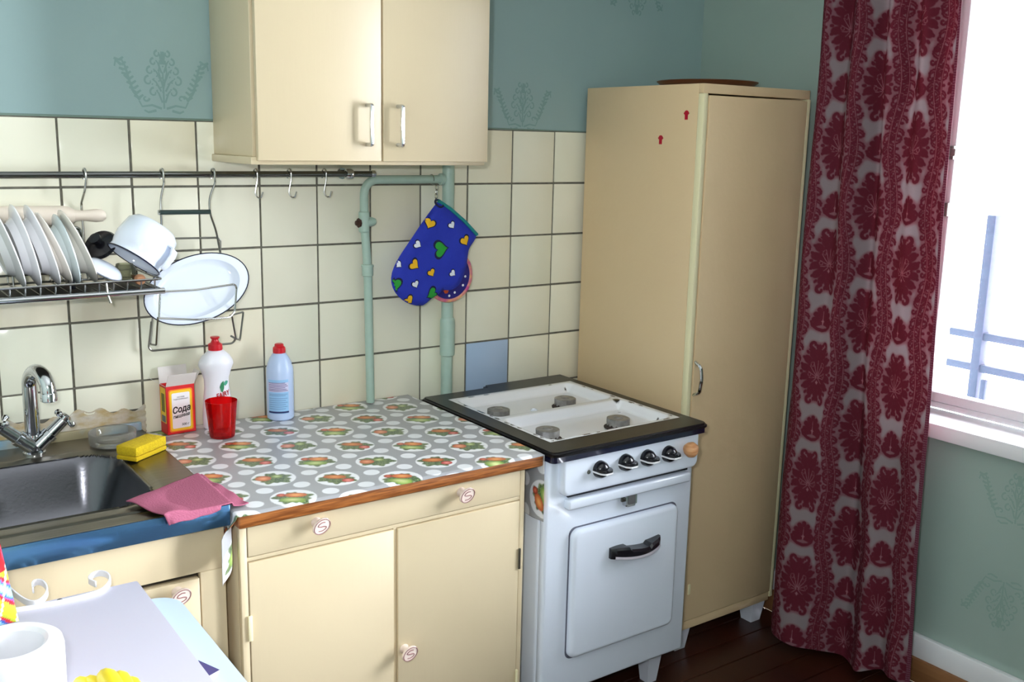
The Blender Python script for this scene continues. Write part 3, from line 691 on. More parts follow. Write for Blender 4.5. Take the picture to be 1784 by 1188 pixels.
dd = bx('door', m_cream, sc_, -.225, .097, SKY-.002, SKY+.018, .083, .6885, .002); bx('door', m_cream, sc_, -.557, -.23, SKY-.002, SKY+.018, .083, .694, .002)
c = aty(316, 1040, SKY-.03); sknob(dd, c[0], c[2], SKY-.001, .5)

# ---- steel sink top with pressed basin
SX0, SX1, SY0, SY1, SZ = -.64, .160, -.680, -.012, .850
sk = thing('steel_sink', (-.2, -.34, .806), 'worn stainless steel sink top with deep basin', 'sink')
BX0, BX1, BY0, BY1 = -.43, .056, -.560, -.150
Nx, Ny = 300, 240; X, Y = np.meshgrid(np.linspace(SX0, SX1, Nx), np.linspace(SY0, SY1, Ny))
cxm, cym, hx_, hy_ = (BX0+BX1)/2, (BY0+BY1)/2, (BX1-BX0)/2, (BY1-BY0)/2; rr = .10
qx, qy = np.abs(X-cxm)-(hx_-rr), np.abs(Y-cym)-(hy_-rr)
sd = np.hypot(np.maximum(qx, 0), np.maximum(qy, 0))+np.minimum(np.maximum(qx, qy), 0)-rr
dep = smoothstep(.004, -.075, sd); Z = SZ-.145*dep**.8-.006*smoothstep(.025, .0, sd)*(sd > 0)
Z = Z-.0025*np.exp(-((Y+.622)/.006)**2)
dxe = np.minimum(X-SX0, SX1-X); dye = Y-SY0
Z = Z+.002*smoothstep(.012, .0, dye)
V = np.stack([X, Y, Z], -1)
top_ = grid('sink_surface', V, m_steel, sk)
top_.data.materials.append(m_basin)
fsd = (sd[:-1, :-1]+sd[1:, 1:])/2
top_.data.polygons.foreach_set('material_index', (fsd < -.002).astype(np.int32).reshape(-1))
bx('front_edge', mat('blue_edge_film', (96, 150, 186), .2, metal=.8, var=(3, .3, (70, 100, 150), ONE)), sk, SX0, SX1, SY0-.004, SY0+.004, SZ-.045, SZ+.0015, .002)
bx('side_edge', m_steel, sk, SX1-.003, SX1, SY0, SY1, SZ-.045, SZ, .001)
bx('back_upstand', mat('blue_upstand', (150, 186, 208), .35, metal=.3, var=(9, .1, (170, 160, 128), ONE)), sk, SX0, .158, SY1-.012, SY1+.002, SZ-.04, SZ+.022, .002)
bm = BM(); lathe(bm, [(0, .003), (.012, .003), (.02, .001), (.036, .004), (.040, .002)], 24, Matrix.Translation((cxm, cym, SZ-.147))); obj('drain', bm, m_chrome, sk)
bm = BM(); lathe(bm, [(.006, 0), (.0, .03)], 8, Matrix.Translation((.151, SKY-.006, .74))); bm.free()

# ================================================================== oilcloth on the worktop
def oilcloth(u, v):
    a = np.array((.1265, -.0775)); b = np.array((-.0115, -.1435)); o0 = np.array((.330, -.391))
    Mi = np.linalg.inv(np.array([a, b]).T)
    P = np.stack([u-o0[0], v-o0[1]], -1); ij = P @ Mi.T; best = np.full(u.shape, 9.); bi = np.zeros(u.shape); dx = np.zeros(u.shape); dy = np.zeros(u.shape); sm_ = np.full(u.shape, 9.)
    base = np.floor(ij)
    for di in (-1, 0, 1, 2):
        for dj in (-1, 0, 1, 2):
            n = base+np.array((di, dj)); c = n[..., :1]*a+n[..., 1:]*b; d = P-c; r = np.hypot(d[..., 0], d[..., 1]); s = r < best
            best = np.where(s, r, best); bi = np.where(s, (n[..., 0]*5+n[..., 1]*7), bi); dx = np.where(s, d[..., 0], dx); dy = np.where(s, d[..., 1], dy)
            for t in ((a+(a-b))/3, (a+b)/3, (2*a-b)/3):
                pass
            for t in ((a+b)/3, -(a+b)/3, (2*a-b)/3, (2*b-a)/3, -(2*a-b)/3, (a-2*b)/3):
                d2 = P-c-t; r2 = np.hypot(d2[..., 0], d2[..., 1]); sm_ = np.minimum(sm_, r2)
    # the two triangle kinds: keep the ones that lie well away from every ring
    th = np.arctan2(dy, dx)
    grey, wht = LIN((158, 159, 163)), LIN((226, 228, 232))
    col = np.broadcast_to(grey, u.shape+(3,)).copy()
    w = smoothstep(.0205, .0185, sm_)[..., None]*(best > .056)[..., None]; col = col*(1-w)+wht*w
    w = smoothstep(.0525, .0505, best)[..., None]; col = col*(1-w)+LIN((232, 233, 236))*w
    # vegetables printed inside each ring, turned to face the front of the table
    ca, sa = math.cos(.55), math.sin(.55); X = (dx*ca-dy*sa); Y = (dx*sa+dy*ca)
    kind = np.mod(bi, 3)
    leafr = .041+.006*np.sin(th*5+bi)+.004*np.sin(th*11+bi*2)
    g = smoothstep(.004, -.002, np.hypot(X*1.0, (Y+.002)*1.25)-leafr)
    n1 = .5+.5*np.sin(X*430+np.sin(Y*380+bi)*1.5)*np.sin(Y*410+np.sin(X*300)*1.4)
    green = LIN((56, 84, 58))*(1-n1[..., None])+LIN((132, 146, 100))*n1[..., None]
    n2 = (np.sin(X*700+bi)*np.sin(Y*640) > .55)[..., None]; green = np.where(n2, LIN((34, 62, 44)), green)
    col = col*(1-g[..., None])+green*g[..., None]
    def blob(cx, cy, rx, ry, c1, c2, cond):
        d = np.hypot((X-cx*1.25)/rx/1.3, (Y-cy*1.25)/ry/1.3); w = (smoothstep(1.08, .92, d)*cond)[..., None]; sh = smoothstep(0, 1, d)[..., None]
        return w, LIN(c2)*(1-sh)+LIN(c1)*sh
    for spec in ((-.006, .008, .021, .011, (176, 84, 40), (226, 150, 88), kind == 0), (.021, -.010, .011, .010, (176, 40, 40), (236, 150, 140), kind == 0),
                 (-.019, -.003, .014, .013, (188, 92, 56), (236, 164, 124), kind == 1), (.004, .010, .010, .009, (120, 140, 70), (196, 206, 150), kind == 1),
                 (.002, .013, .019, .011, (190, 88, 46), (238, 170, 100), kind == 2), (.0, -.012, .022, .012, (118, 150, 66), (206, 214, 150), kind == 2), (-.024, .012, .008, .008, (150, 40, 30), (220, 120, 90), kind == 2)):
        w, c = blob(*spec); col = col*(1-w)+c*w
    return col
NX, NY = 520, 380
CX0, CX1, CYF = WX0-.001, WX1-.003, -.7185
drL, drR = .150, .185
us = np.linspace(CX0-drL, CX1+drR, NX); vs_ = np.linspace(CYF, -.010, NY); U, Vv = np.meshgrid(us, vs_)
X = U.copy(); Zc = np.full_like(U, .8365)
sL = np.clip(CX0-U, 0, None); sR = np.clip(U-CX1, 0, None)
fl_ = np.clip((Vv-CYF)/.7, 0, 1)
fg = np.exp(-((Vv-CYF)/.020)**2); X = np.where(sL > 0, CX0-.0022+.002*np.sin(Vv*55)*(sL/drL)-.034*fg*smoothstep(0, .05, sL), X); X = np.where(sR > 0, CX1+.0025+.0022*np.sin(Vv*60+1)*(sR/drR), X)
Zc = Zc-sL-sR+.0006*np.sin(U*35)*np.sin(Vv*28)
# the left fall is gathered to a point at the front corner, the right one hangs square
Zc = np.where(sL > 0, .8365-sL*(.45+.55*np.exp(-((Vv-CYF)/.05)**2)), Zc)
Yc = Vv + 0.
fz = smoothstep(.012, 0., Vv-CYF); Zc = Zc-.004*fz*(sL <= 0)*(sR <= 0)
cl = grid('oilcloth', np.stack([X, Yc, Zc], -1), vcol('oilcloth_print', .32, .5, bump=(40, .15), coat=.15), None, oilcloth(U, Vv))
so = cl.modifiers.new('thickness', 'SOLIDIFY'); so.thickness = .0008; so.offset = 1
tag(cl, 'grey oilcloth printed with fruit and vegetables in white ovals', 'oilcloth')
CT = .838                                      # upper side of the oilcloth

# pink cleaning cloth lying across the sink edge and the worktop
n_ = 70; c00, c10, c11, c01 = [np.array(p) for p in (atz(220, 876, .856), atz(300, 905, .856), atz(432, 878, .842), atz(350, 828, .846))]
a_, b_ = np.meshgrid(np.linspace(0, 1, n_), np.linspace(0, 1, n_)); a3, b3 = a_[..., None], b_[..., None]
V = c00*(1-a3)*(1-b3)+c10*a3*(1-b3)+c11*a3*b3+c01*(1-a3)*b3
over = np.clip((SY0-.008)-V[..., 1], 0, None)*(V[..., 0] < .17); V[..., 1] = V[..., 1]+over*.8; V[..., 2] -= over*.9
V[..., 2] += .0025+.002*np.sin(a_*9+b_*3)+.0015*np.sin(b_*11)+.0015*np.sin(a_*5*b_*4)
V[..., 1] += .006*np.sin(a_*7)*(b_ < .03); V[..., 0] += .004*np.sin(b_*9)
V[..., 2] = np.maximum(V[..., 2], np.where(V[..., 0] > .165, CT+.0025, np.where(over > .002, 0, .8545)))
wv = .5+.5*np.sin(a_*260)*np.sin(b_*260); cc = LIN((172, 98, 122))*(1-.25*wv[..., None])
pc = grid('cleaning_cloth', V, vcol('pink_cloth', .9, .1, bump=(260, .5)), None, cc); s2 = pc.modifiers.new('thickness', 'SOLIDIFY'); s2.thickness = .0022; s2.offset = 1
tag(pc, 'pink cleaning cloth draped over the sink edge', 'cloth')

# ---- tap
tp = thing('mixer_tap', (-.12, -.095, SZ), 'chrome mixer tap with gooseneck spout and two cross handles', 'tap')
bc = Vector((-.118, -.095, SZ))
bm = BM(); lathe(bm, [(0, 0), (.026, 0), (.026, .006), (.019, .012), (.017, .030), (.019, .040), (.014, .052), (.013, .062), (0, .062)], 28, Matrix.Translation(bc)); obj('tap_body', bm, m_chrome, tp)
bm = BM(); path = [bc+Vector((0, 0, .05)), bc+Vector((0, 0, .17))]
dirv = Vector((.30, -.95, 0)).normalized(); R_ = .044
for k in range(1, 15):
    t = PI*k/14*1.0; path.append(bc+Vector((0, 0, .17))+dirv*(R_-R_*math.cos(t))+Vector((0, 0, R_*math.sin(t))))
path.append(path[-1]+Vector((0, 0, -.012)))
tube(bm, path, .0175, 18); obj('spout', bm, m_chrome, tp)
bm = BM(); e = path[-1]; lathe(bm, [(.0178, .012), (.0192, .010), (.0192, -.008), (.016, -.010), (0, -.009)], 20, Matrix.Translation(e)); obj('aerator', bm, m_chrome, tp)
for sx in (-1, 1):
    st_, en = bc+Vector((sx*.006, -.012, .022)), bc+Vector((sx*.068, -.010, .078)); dv = (en-st_).normalized()
    bm = BM(); tube(bm, [st_, st_+(en-st_)*.35, st_+(en-st_)*.36, st_+(en-st_)*.5, st_+(en-st_)*.51, en], [.019, .0175, .020, .020, .0155, .0145], 18); arm = obj('valve_arm', bm, m_chrome, tp)
    bm = BM(); Fm = face_to(dv, loc=en+dv*.006); lathe(bm, [(0, -.006), (.0145, -.004), (.016, .004), (.010, .010), (0, .011)], 18, Fm)
    for q in range(4):
        a = q*PI/2+.6; d = Vector((math.cos(a), math.sin(a), 0)); tube(bm, [Fm @ (d*.006), Fm @ (d*.018), Fm @ (d*.024), Fm @ (d*.030), Fm @ (d*.034)], [.0055, .005, .0075, .008, .004], 10)
    obj('cross_handle', bm, m_chrome, arm)

# ---- small things on the sink
c = (.062, -.112)
gd = recentre(obj('glass_dish', lathe(BM(), [(0, .001), (.050, .001), (.055, .004), (.057, .020), (.057, .034), (.055, .036), (.052, .034), (.050, .018), (.046, .013), (0, .012)], 40, Matrix.Translation((c[0], c[1], SZ+.0003))), glassy('clear_glass', None, (.84, .85, .83), diff=.22, drgb=(224, 220, 212)), None))
tag(gd, 'low round clear glass dish beside the tap', 'dish')
p0, p1 = atz(238, 803, SZ+.004), atz(292, 780, SZ+.004); ang = math.atan2(p1[1]-p0[1], p1[0]-p0[0]); L_ = .112
sp = thing('sponge', (p0[0], p0[1], SZ), 'yellow two-layer sponge on the corner of the sink', 'sponge')
m_sp = mat('sponge_yellow', (226, 196, 24), .95, var=(160, .2, (206, 172, 14), ONE), bump=(420, .8, ONE)); m_sp2 = mat('sponge_yellow_deep', (212, 178, 12), .95, bump=(420, .8, ONE))
Ms = Matrix.Translation((p0[0], p0[1], SZ)) @ Matrix.Rotation(ang, 4, 'Z')
bm = BM(); box(bm, 0, L_, 0, .060, .0005, .012, .003, 2, Ms); obj('scouring_layer', bm, m_sp2, sp)
bm = BM(); box(bm, 0, L_, 0, .060, .0125, .036, .004, 2, Ms); obj('foam_layer', bm, m_sp, sp)

# ---- baking soda box
b0 = np.array((.212, -.070)); ang = .07; bw, bd, bh = .077, .046, .132
sb = thing('soda_box', (b0[0]+bw/2, b0[1]+bd/2, CT), 'open red and yellow baking soda carton with white label', 'carton')
Mb = Matrix.Translation((b0[0], b0[1], CT+.0008)) @ Matrix.Rotation(ang, 4, 'Z')
m_bred = mat('carton_red', (206, 24, 30), .5); m_byel = mat('carton_yellow', (240, 196, 40), .5); m_bor = mat('carton_orange', (236, 128, 30), .5); m_bwh = mat('carton_white', (236, 232, 236), .6); m_ink = mat('black_ink', (20, 20, 24), .6)
bm = BM()
for q in ((0, bw, 0, .001, 0, bh), (0, bw, bd-.001, bd, 0, bh), (0, .001, 0, bd, 0, bh), (bw-.001, bw, 0, bd, 0, bh), (0, bw, 0, bd, 0, .001)): box(bm, *q, 0, 1, Mb)
obj('carton_body', bm, m_bred, sb, None)
def panel(name, m, x0, x1, z0, z1, r, y, side=False):
    bm = BM(); fn = (lambda a, b, q: Mb @ Vector((a, q, b))) if not side else (lambda a, b, q: Mb @ Vector((q, a, b)))
    prism(bm, rrect(x0, x1, z0, z1, r, 4), fn, 0, y); return obj(name, bm, m, sb, None)
panel('orange_border', m_bor, .006, bw-.006, .006, bh-.010, .006, -.0003); panel('yellow_border', m_byel, .009, bw-.009, .009, bh-.013, .006, -.0006); panel('white_label', m_bwh, .014, bw-.014, .015, bh-.020, .004, -.0009)
panel('yellow_side', m_byel, .005, bd-.004, .030, bh-.006, .001, -.0003, True); panel('side_print', mat('olive_ink', (120, 112, 40), .6), .012, bd-.012, .060, bh-.022, .001, -.0006, True); panel('side_bars', mat('grey_ink', (110, 116, 120), .6), .010, bd-.010, .032, .050, .001, -.0006, True)
Mt = lambda x, z, rot=0.: Mb @ Matrix.Translation((x, -.0010, z)) @ Matrix.Rotation(PI/2, 4, 'X') @ Matrix.Rotation(rot, 4, 'Z')
text('lettering', 'Сода', .0235, m_ink, sb, Mt(bw/2, .066, .12), .25, .0007, .86)
text('lettering', 'пищевая', .0125, m_ink, sb, Mt(bw/2, .049, .12), .2, .0003, .86)
text('lettering', '500 г', .0090, m_ink, sb, Mt(bw/2+.010, .024), .1, .0001)
text('lettering', 'НАТРИЯ', .0050, m_ink, sb, Mt(bw/2, .100)); text('lettering', 'ГИДРОКАРБОНАТ', .0046, m_ink, sb, Mt(bw/2, .0945))
for nm, q, hx, axis, angf in (('flap', (0, bw, -.0005, .0005, 0, .040), (0, 0, bh), 'X', .55), ('flap', (0, bw, -.0005, .0005, 0, .044), (0, bd, bh), 'X', -.18), ('flap', (-.0005, .0005, .004, bd-.004, 0, .038), (0, 0, bh), 'Y', -.95), ('flap', (-.0005, .0005, .004, bd-.004, 0, .036), (bw, 0, bh), 'Y', .55)):
    bm = BM(); box(bm, *q, 0, 1, Mb @ Matrix.Translation(hx) @ Matrix.Rotation(angf, 4, axis)); obj(nm, bm, m_paper, sb, None)

# ---- bottles and cup
fb_ = thing('dish_soap_bottle', (.352, -.058, CT), 'white dish soap bottle with red cap behind the red cup', 'bottle')
bm = BM(); lathe(bm, [(0, 0), (.036, 0), (.040, .005), (.041, .03), (.038, .075), (.0335, .115), (.034, .138), (.041, .160), (.0475, .176), (.046, .186), (.038, .200), (.026, .211), (.017, .217), (.015, .220), (0, .220)], 40, Matrix.Translation((.352, -.058, CT+.0006)), .62); obj('bottle_body', bm, m_whpl, fb_)
bm = BM(); lathe(bm, [(0, .217), (.0185, .217), (.0190, .221), (.0185, .233), (.012, .237), (.009, .243), (.009, .247), (.012, .249), (.012, .253), (0, .254)], 24, Matrix.Translation((.352, -.058, CT))); obj('cap', bm, m_red, fb_)
def on_bottle(cx, cy, r0, sy, a, h):
    """point on the soap bottle's front, a = sideways, h = height"""
    x = max(-.99, min(.99, a/r0)); return Vector((cx+r0*x, cy-r0*sy*math.sqrt(1-x*x)-.0008, CT+h))
rad = lambda h: np.interp(h, [.03, .075, .115, .138, .16], [.041, .038, .0335, .034, .041])
def decal(name, pts, m, parent):
    bm = BM(); vs = [bm.verts.new(on_bottle(.352, -.058, rad(h)+.0004, .62, a, h)) for a, h in pts]; bm.faces.new(vs); return obj(name, bm, m, parent, None)
decal('leaf_print', [(.004, .104), (.001, .117), (.006, .128), (.012, .133), (.014, .122), (.013, .111), (.009, .102)], mat('leaf_green', (24, 120, 74), .5), fb_)
decal('leaf_print', [(.014, .128), (.020, .133), (.027, .130), (.024, .123), (.018, .118), (.013, .122)], mat('leaf_teal', (70, 158, 132), .5), fb_)
me_t = text('brand_lettering', 'FAIRY', .019, m_red, fb_, Matrix.Translation((0, 0, 0)), 0, .0006, .78)
me = me_t.data; L0 = rootloc(fb_)
for v in me.vertices:
    tx, ty = v.co.x+L0.x, v.co.y+L0.y
    h = .095+ty+tx*.18; w_ = on_bottle(.352, -.058, float(rad(h))+.0006, .62, tx+.010, h); v.co = w_-L0
bb_ = thing('blue_bottle', (.532, -.062, CT), 'pale blue cleaner bottle with red cap and printed label', 'bottle')
bm = BM(); lathe(bm, [(0, 0), (.033, 0), (.0372, .004), (.0378, .012), (.0378, .135), (.0365, .150), (.0335, .156), (.0335, .160), (.027, .175), (.020, .186), (.016, .190), (.0155, .194), (0, .194)], 40, Matrix.Translation((.532, -.062, CT+.0006))); obj('bottle_body', bm, m_blpl, bb_)
bm = BM(); lathe(bm, [(0, .191), (.0175, .191), (.0178, .197), (.0172, .206), (.0125, .210), (.0125, .215), (.010, .217), (0, .217)], 24, Matrix.Translation((.532, -.062, CT))); obj('cap', bm, m_red, bb_)
def wrap(name, h0, h1, a0, a1, m, dr=.0003):
    bm = BM(); r = .0378+dr; n = 14
    for q in range(n):
        t0, t1 = a0+(a1-a0)*q/n, a0+(a1-a0)*(q+1)/n
        vs = [bm.verts.new((.532+r*math.cos(t), -.062+r*math.sin(t), CT+h)) for t, h in ((t0, h0), (t1, h0), (t1, h1), (t0, h1))]; bm.faces.new(vs)
    bmesh.ops.remove_doubles(bm, verts=bm.verts, dist=1e-5); return obj(name, bm, m, bb_, 60)
A0, A1 = -PI*.93, -PI*.42
wrap('label', .022, .120, A0, A1, mat('label_blue', (150, 196, 236), .4)); wrap('label_band', .024, .029, A0, A1, mat('label_navy', (30, 40, 96), .4), .0006)
m_vio = mat('label_violet', (92, 74, 130), .5); wrap('label_panel', .085, .112, A0, A1, mat('label_lilac', (206, 204, 232), .4), .0006)
for i, h in enumerate((.088, .092, .0965, .101, .1055, .110)): wrap('text_line', h, h+.0017, A0+.05, A1-.06-.1*(i % 3), m_vio, .0008)
for i, h in enumerate((.078, .074, .066, .060, .054, .048, .042, .036)): wrap('text_line', h, h+.0012, A0+.08, A1-.1-.14*(i % 2), mat('label_ink_blue', (96, 130, 180), .5), .0006)
rc = recentre(obj('red_cup', lathe(BM(), [(0, .002), (.030, .002), (.0315, 0), (.033, .004), (.036, .04), (.0415, .098), (.0405, .098), (.035, .04), (.032, .006), (0, .006)], 40, Matrix.Translation((.332, -.148, CT+.0008))), glassy('red_clear_plastic', None, (.95, .10, .10), diff=.20, drgb=(240, 24, 34)), None))
tag(rc, 'translucent red plastic cup in front of the white bottle', 'cup')

# ================================================================== rail, hooks and racks on the tiles
RY, RZ = -.055, 1.5235
rail = thing('hanging_rail', (.1, RY, RZ), 'chrome kitchen rail fixed along the tiles', 'rail')
bm = BM(); tube(bm, [(-.9, RY, RZ-.002), (.835, RY, RZ)], .0085, 16); obj('rod', bm, mat('rail_chrome', (120, 122, 120), .14, metal=1), rail)
bm = BM(); lathe(bm, [(.009, -.011), (.013, -.010), (.0150, -.005), (.0150, .005), (.013, .010), (.009, .011)], 20, face_to((1, 0, 0), loc=(.757, RY, RZ))); tube(bm, [(.757, RY, RZ), (.757, -.007, RZ)], .007, 10); lathe(bm, [(0, .004), (.016, .004), (.016, 0)], 16, face_to((0, -1, 0), loc=(.757, -.007, RZ))); obj('bracket', bm, m_chrome, rail)
bm = BM(); lathe(bm, [(.0086, -.006), (.0102, -.006), (.0102, .006), (.0086, .008), (0, .008)], 20, face_to((1, 0, 0), loc=(.832, RY, RZ))); obj('end_cap', bm, m_chrome, rail)
def hook_loop(x, dx=0):
    return [(x+dx*.2, RY+.0125, RZ-.012), (x, RY+.0135, RZ), (x, RY+.010, RZ+.013), (x, RY-.008, RZ+.0145), (x, RY-.0145, RZ+.006), (x, RY-.0135, RZ-.014)]
for i, x in enumerate((.480, .576, .680)):
    bm = BM(); tube(bm, fillet(hook_loop(x)+[(x-.008, RY-.013, RZ-.050), (x-.003, RY-.018, RZ-.062), (x+.004, RY-.026, RZ-.062), (x+.008, RY-.030, RZ-.046)], .006, 4), .0019, 7)
    tag(recentre(obj('s_hook', bm, m_wire, None)), ('empty chrome hook on the rail under the left edge of the cupboard', 'empty chrome hook on the rail between two others', 'empty chrome hook on the rail next to the rail bracket')[i], 'hook', 'empty hooks on the rail')

# ---- dish drainer hung from the rail
DZ = 1.262; DY0, DY1 = -.255, -.030; DX0, DX1 = -.62, .163
dk = thing('dish_drainer', (-.2, -.14, DZ), 'chrome wire dish drainer hung from the rail', 'dish rack')
bm = BM(); tube(bm, [(DX0, DY0, DZ-.006), (DX1+.004, DY0, DZ-.006)], .0075, 12); obj('front_bar', bm, m_chrome, dk)
bm = BM(); tube(bm, fillet([(DX1-.01, DY1, DZ+.020), (DX1, DY1, DZ+.020), (DX1, DY0+.004, DZ+.022), (DX1-.02, DY0, DZ+.022), (DX0, DY0, DZ+.020)], .012), .0028, 8); obj('upper_rim', bm, m_wire, dk)
bm = BM(); tube(bm, [(DX0, DY1, DZ+.020), (DX1, DY1, DZ+.020)], .0028, 8); tube(bm, [(DX0, DY1, DZ), (DX1, DY1, DZ)], .0028, 8); obj('back_bars', bm, m_wire, dk)
x = DX0+.01
while x < DX1-.005:
    bm = BM(); tube(bm, fillet([(x, DY1, DZ+.020), (x, DY1, DZ), (x, DY0+.004, DZ), (x, DY0, DZ+.020)], .006, 3), .0020, 6); obj('cross_wire', bm, m_wire, dk); x += .0315
bx('end_plate', m_dkwire, dk, DX1-.004, DX1+.006, DY0-.004, DY1, DZ-.012, DZ-.004, .001)
bx('drip_tray', mat('drip_tray', (58, 54, 52), .5, metal=.5), dk, DX0, DX1-.006, DY0+.012, DY1-.005, DZ-.012, DZ-.008, .001)
c = aty(187, 515, DY0-.004); bm = BM(); tube(bm, [(c[0], DY0, DZ+.02), (c[0], DY0-.004, DZ-.004), (c[0]+.006, DY0-.006, DZ-.026)], .003, 8); obj('clip', bm, m_dkwire, dk)
for x in (.046, -.45):
    bm = BM(); tube(bm, fillet(hook_loop(x)+[(x-.004, RY-.008, RZ-.040), (x-.004, -.020, RZ-.072), (x-.001, -.018, DZ+.02), (x-.001, DY1-.003, DZ)], .008, 4), .0028, 8); obj('hanger', bm, m_wire, dk)
# plate-holding back loop on which the rolling pin rests
bm = BM(); tube(bm, fillet([(-.60, -.050, DZ+.02), (-.60, -.050, 1.394), (.030, -.050, 1.394), (.030, -.050, DZ+.02)], .012), .0036, 8); tube(bm, fillet([(.022, -.056, DZ), (.022, -.056, 1.392), (-.60, -.056, 1.392)], .012), .0030, 8); obj('back_loop', bm, m_wire, dk)
for x in (-.14, -.045, -.23): 
    bm = BM(); tube(bm, fillet([(x, -.050, 1.394), (x+.006, -.066, 1.396), (x+.008, -.070, DZ)], .006), .0024, 6); obj('divider_wire', bm, m_wire, dk)

# ---- rolling pin
rp = thing('rolling_pin', (-.1, -.056, 1.397), 'pale wooden rolling pin lying on the drainer back loop', 'rolling pin')
m_pin = mat('pin_wood', (232, 220, 206), .5, var=(22, .3, (224, 210, 194), (.2, 6, 6)))
Mr = face_to((1, 0, -.012), loc=(.003, -.046, 1.4235))
bm = BM(); lathe(bm, [(0, -.36), (.0245, -.36), (.0245, -.01), (.023, .002), (.0165, .014), (0, .014)], 28, Mr); obj('roller', bm, m_pin, rp)
bm = BM(); lathe(bm, [(.0150, .014), (.0135, .022), (.0125, .034), (.0145, .05), (.0165, .066), (.0150, .080), (.009, .088), (0, .090)], 24, Mr); obj('handle', bm, m_pin, rp)

# ---- plates standing in the drainer
m_plate = [mat('plate_white', (228, 228, 230), .2, coat=.2), mat('plate_cream', (222, 216, 206), .22, coat=.2), mat('plate_pale_blue', (206, 218, 222), .2, coat=.2)]
PL = [((150, 487), (88, 372), 1, 'plate leaning against the enamel lid'), ((118, 488), (78, 377), 2, 'pale blue plate between two white plates'), ((106, 490), (47, 376), 1, 'cream soup plate in front of the big dinner plate'),
      ((84, 490), (20, 344), 0, 'tallest white dinner plate in the drainer'), ((50, 494), (-2, 352), 0, 'white plate behind the tallest dinner plate'), ((24, 497), (-40, 352), 0, 'white plate at the far end of the plate row')]
LBL = ['white plate leaning nearest the tilted enamel dish', 'small pale blue plate between white plates', 'small cream plate beside the tallest dinner plate', 'tallest white dinner plate standing in the drainer', 'white dinner plate just behind the tallest plate', 'white dinner plate partly hidden at the end of the row']
for i, ((bx_, by_), (tx_, ty_), mi, _) in enumerate(PL):
    B_, T_ = Vector(aty(bx_, by_, -.162)), Vector(aty(tx_, ty_, -.162)); B_.z = DZ+.004; ax = (T_-B_); R_ = ax.length/2; axn = ax.normalized()
    R_ = min(R_, .098); ctr = B_+axn*R_; nrm = Vector((0, 1, 0)).cross(axn).normalized()
    Fm = face_to(nrm, up=axn, loc=ctr)
    prof = [(0, .0), (R_*.56, 0), (R_*.60, -.003), (R_*.64, .002), (R_*.72, .012), (R_*.97, .019), (R_, .021), (R_*.985, .0235), (R_*.72, .0165), (R_*.60, .006), (0, .004)]
    tag(recentre(obj('plate', lathe(BM(), prof, 44, Fm), m_plate[mi], None)), LBL[i], 'plate', 'plates standing in the drainer')

# enamel lid, dark lid, jar, pot
ec = Vector(aty(182, 466, -.19)); Fm = face_to((.46, -.30, .88), loc=(ec.x, -.19, ec.z-.002))
el = thing('enamel_saucer', (ec.x, -.19, DZ), 'shallow white enamel dish lying tilted in the drainer', 'dish')
bm = BM(); lathe(bm, [(.058, -.008), (.060, -.006), (.058, .0), (.048, .009), (.03, .014), (0, .016), (0, .014), (.03, .012), (.047, .006), (.056, -.006)], 40, Fm @ Matrix.Scale(.76, 4)); obj('dish_disc', bm, m_white, el)
bm = BM(); lathe(bm, [(.0595, -.0088), (.0612, -.0066), (.0598, -.004), (.058, -.0068)], 40, Fm @ Matrix.Scale(.76, 4)); obj('rim', bm, mat('grey_rim', (120, 126, 140), .3), el)
dlid = thing('black_cover', (.08, -.10, DZ+.03), 'black plastic cover propped behind the enamel saucepan', 'cover')
Fm = face_to((-.55, -.55, .62), loc=(.066, -.084, 1.354)); bm = BM(); lathe(bm, [(.040, -.006), (.042, -.002), (.038, .004), (.02, .009), (0, .010), (0, .006), (.036, -.006)], 32, Fm); obj('lid_disc', bm, m_bake, dlid)
bm = BM(); lathe(bm, [(.010, .009), (.008, .018), (.015, .024), (.014, .030), (0, .031)], 18, Fm); obj('lid_knob', bm, m_bake, dlid)
jc = Vector(aty(205, 462, -.17)); jr = recentre(obj('glass_jar', lathe(BM(), [(0, 0), (.024, 0), (.026, .004), (.026, .030), (.021, .038), (.020, .043), (.018, .043), (.019, .036), (.024, .029), (.024, .005), (0, .003)], 28, Matrix.Translation((.112, -.120, DZ+.0035))), glassy('green_glass', None, (.86, .88, .80), diff=.22, drgb=(196, 190, 160)), None))
tag(jr, 'small greenish glass jar under the enamel pot', 'jar')
rimc = Vector(aty(233, 452, -.165)); axp = Vector((.60, .12, .78)).normalized(); Fm = face_to(axp, loc=rimc)
pt = thing('enamel_pot', (rimc.x, rimc.y, DZ+.02), 'white enamel saucepan upside down with dark blue rim', 'saucepan')
R_ = .067; bm = BM(); lathe(bm, [(R_+.002, 0), (R_, .002), (R_-.002, .012), (R_+.001, .022), (R_+.004, .045), (R_-.002, .085), (R_-.014, .098), (R_-.034, .103), (0, .104), (0, .102), (R_-.034, .101), (R_-.016, .096), (R_-.004, .085), (R_+.002, .045), (R_-.003, .020), (R_-.004, .010), (R_, .0)], 48, Fm); obj('pot_body', bm, m_white, pt)
bm = BM(); tube(bm, [Fm @ Vector(((R_+.0015)*math.cos(2*PI*q/48), (R_+.0015)*math.sin(2*PI*q/48), 0)) for q in range(48)], .0018, 6, True); obj('rim', bm, mat('navy_rim', (22, 24, 50), .25), pt)
hv = (Vector((.65, -.72, -.20)) - axp*Vector((.65, -.72, -.20)).dot(axp)).normalized(); sv = axp.cross(hv)
bm = BM(); hb = rimc+hv*(R_-.002)
pts = [(0, .066, .016), (.016, .064, .015), (.021, .048, .013), (.020, .020, .011), (.017, .010, .010)]
rows = []
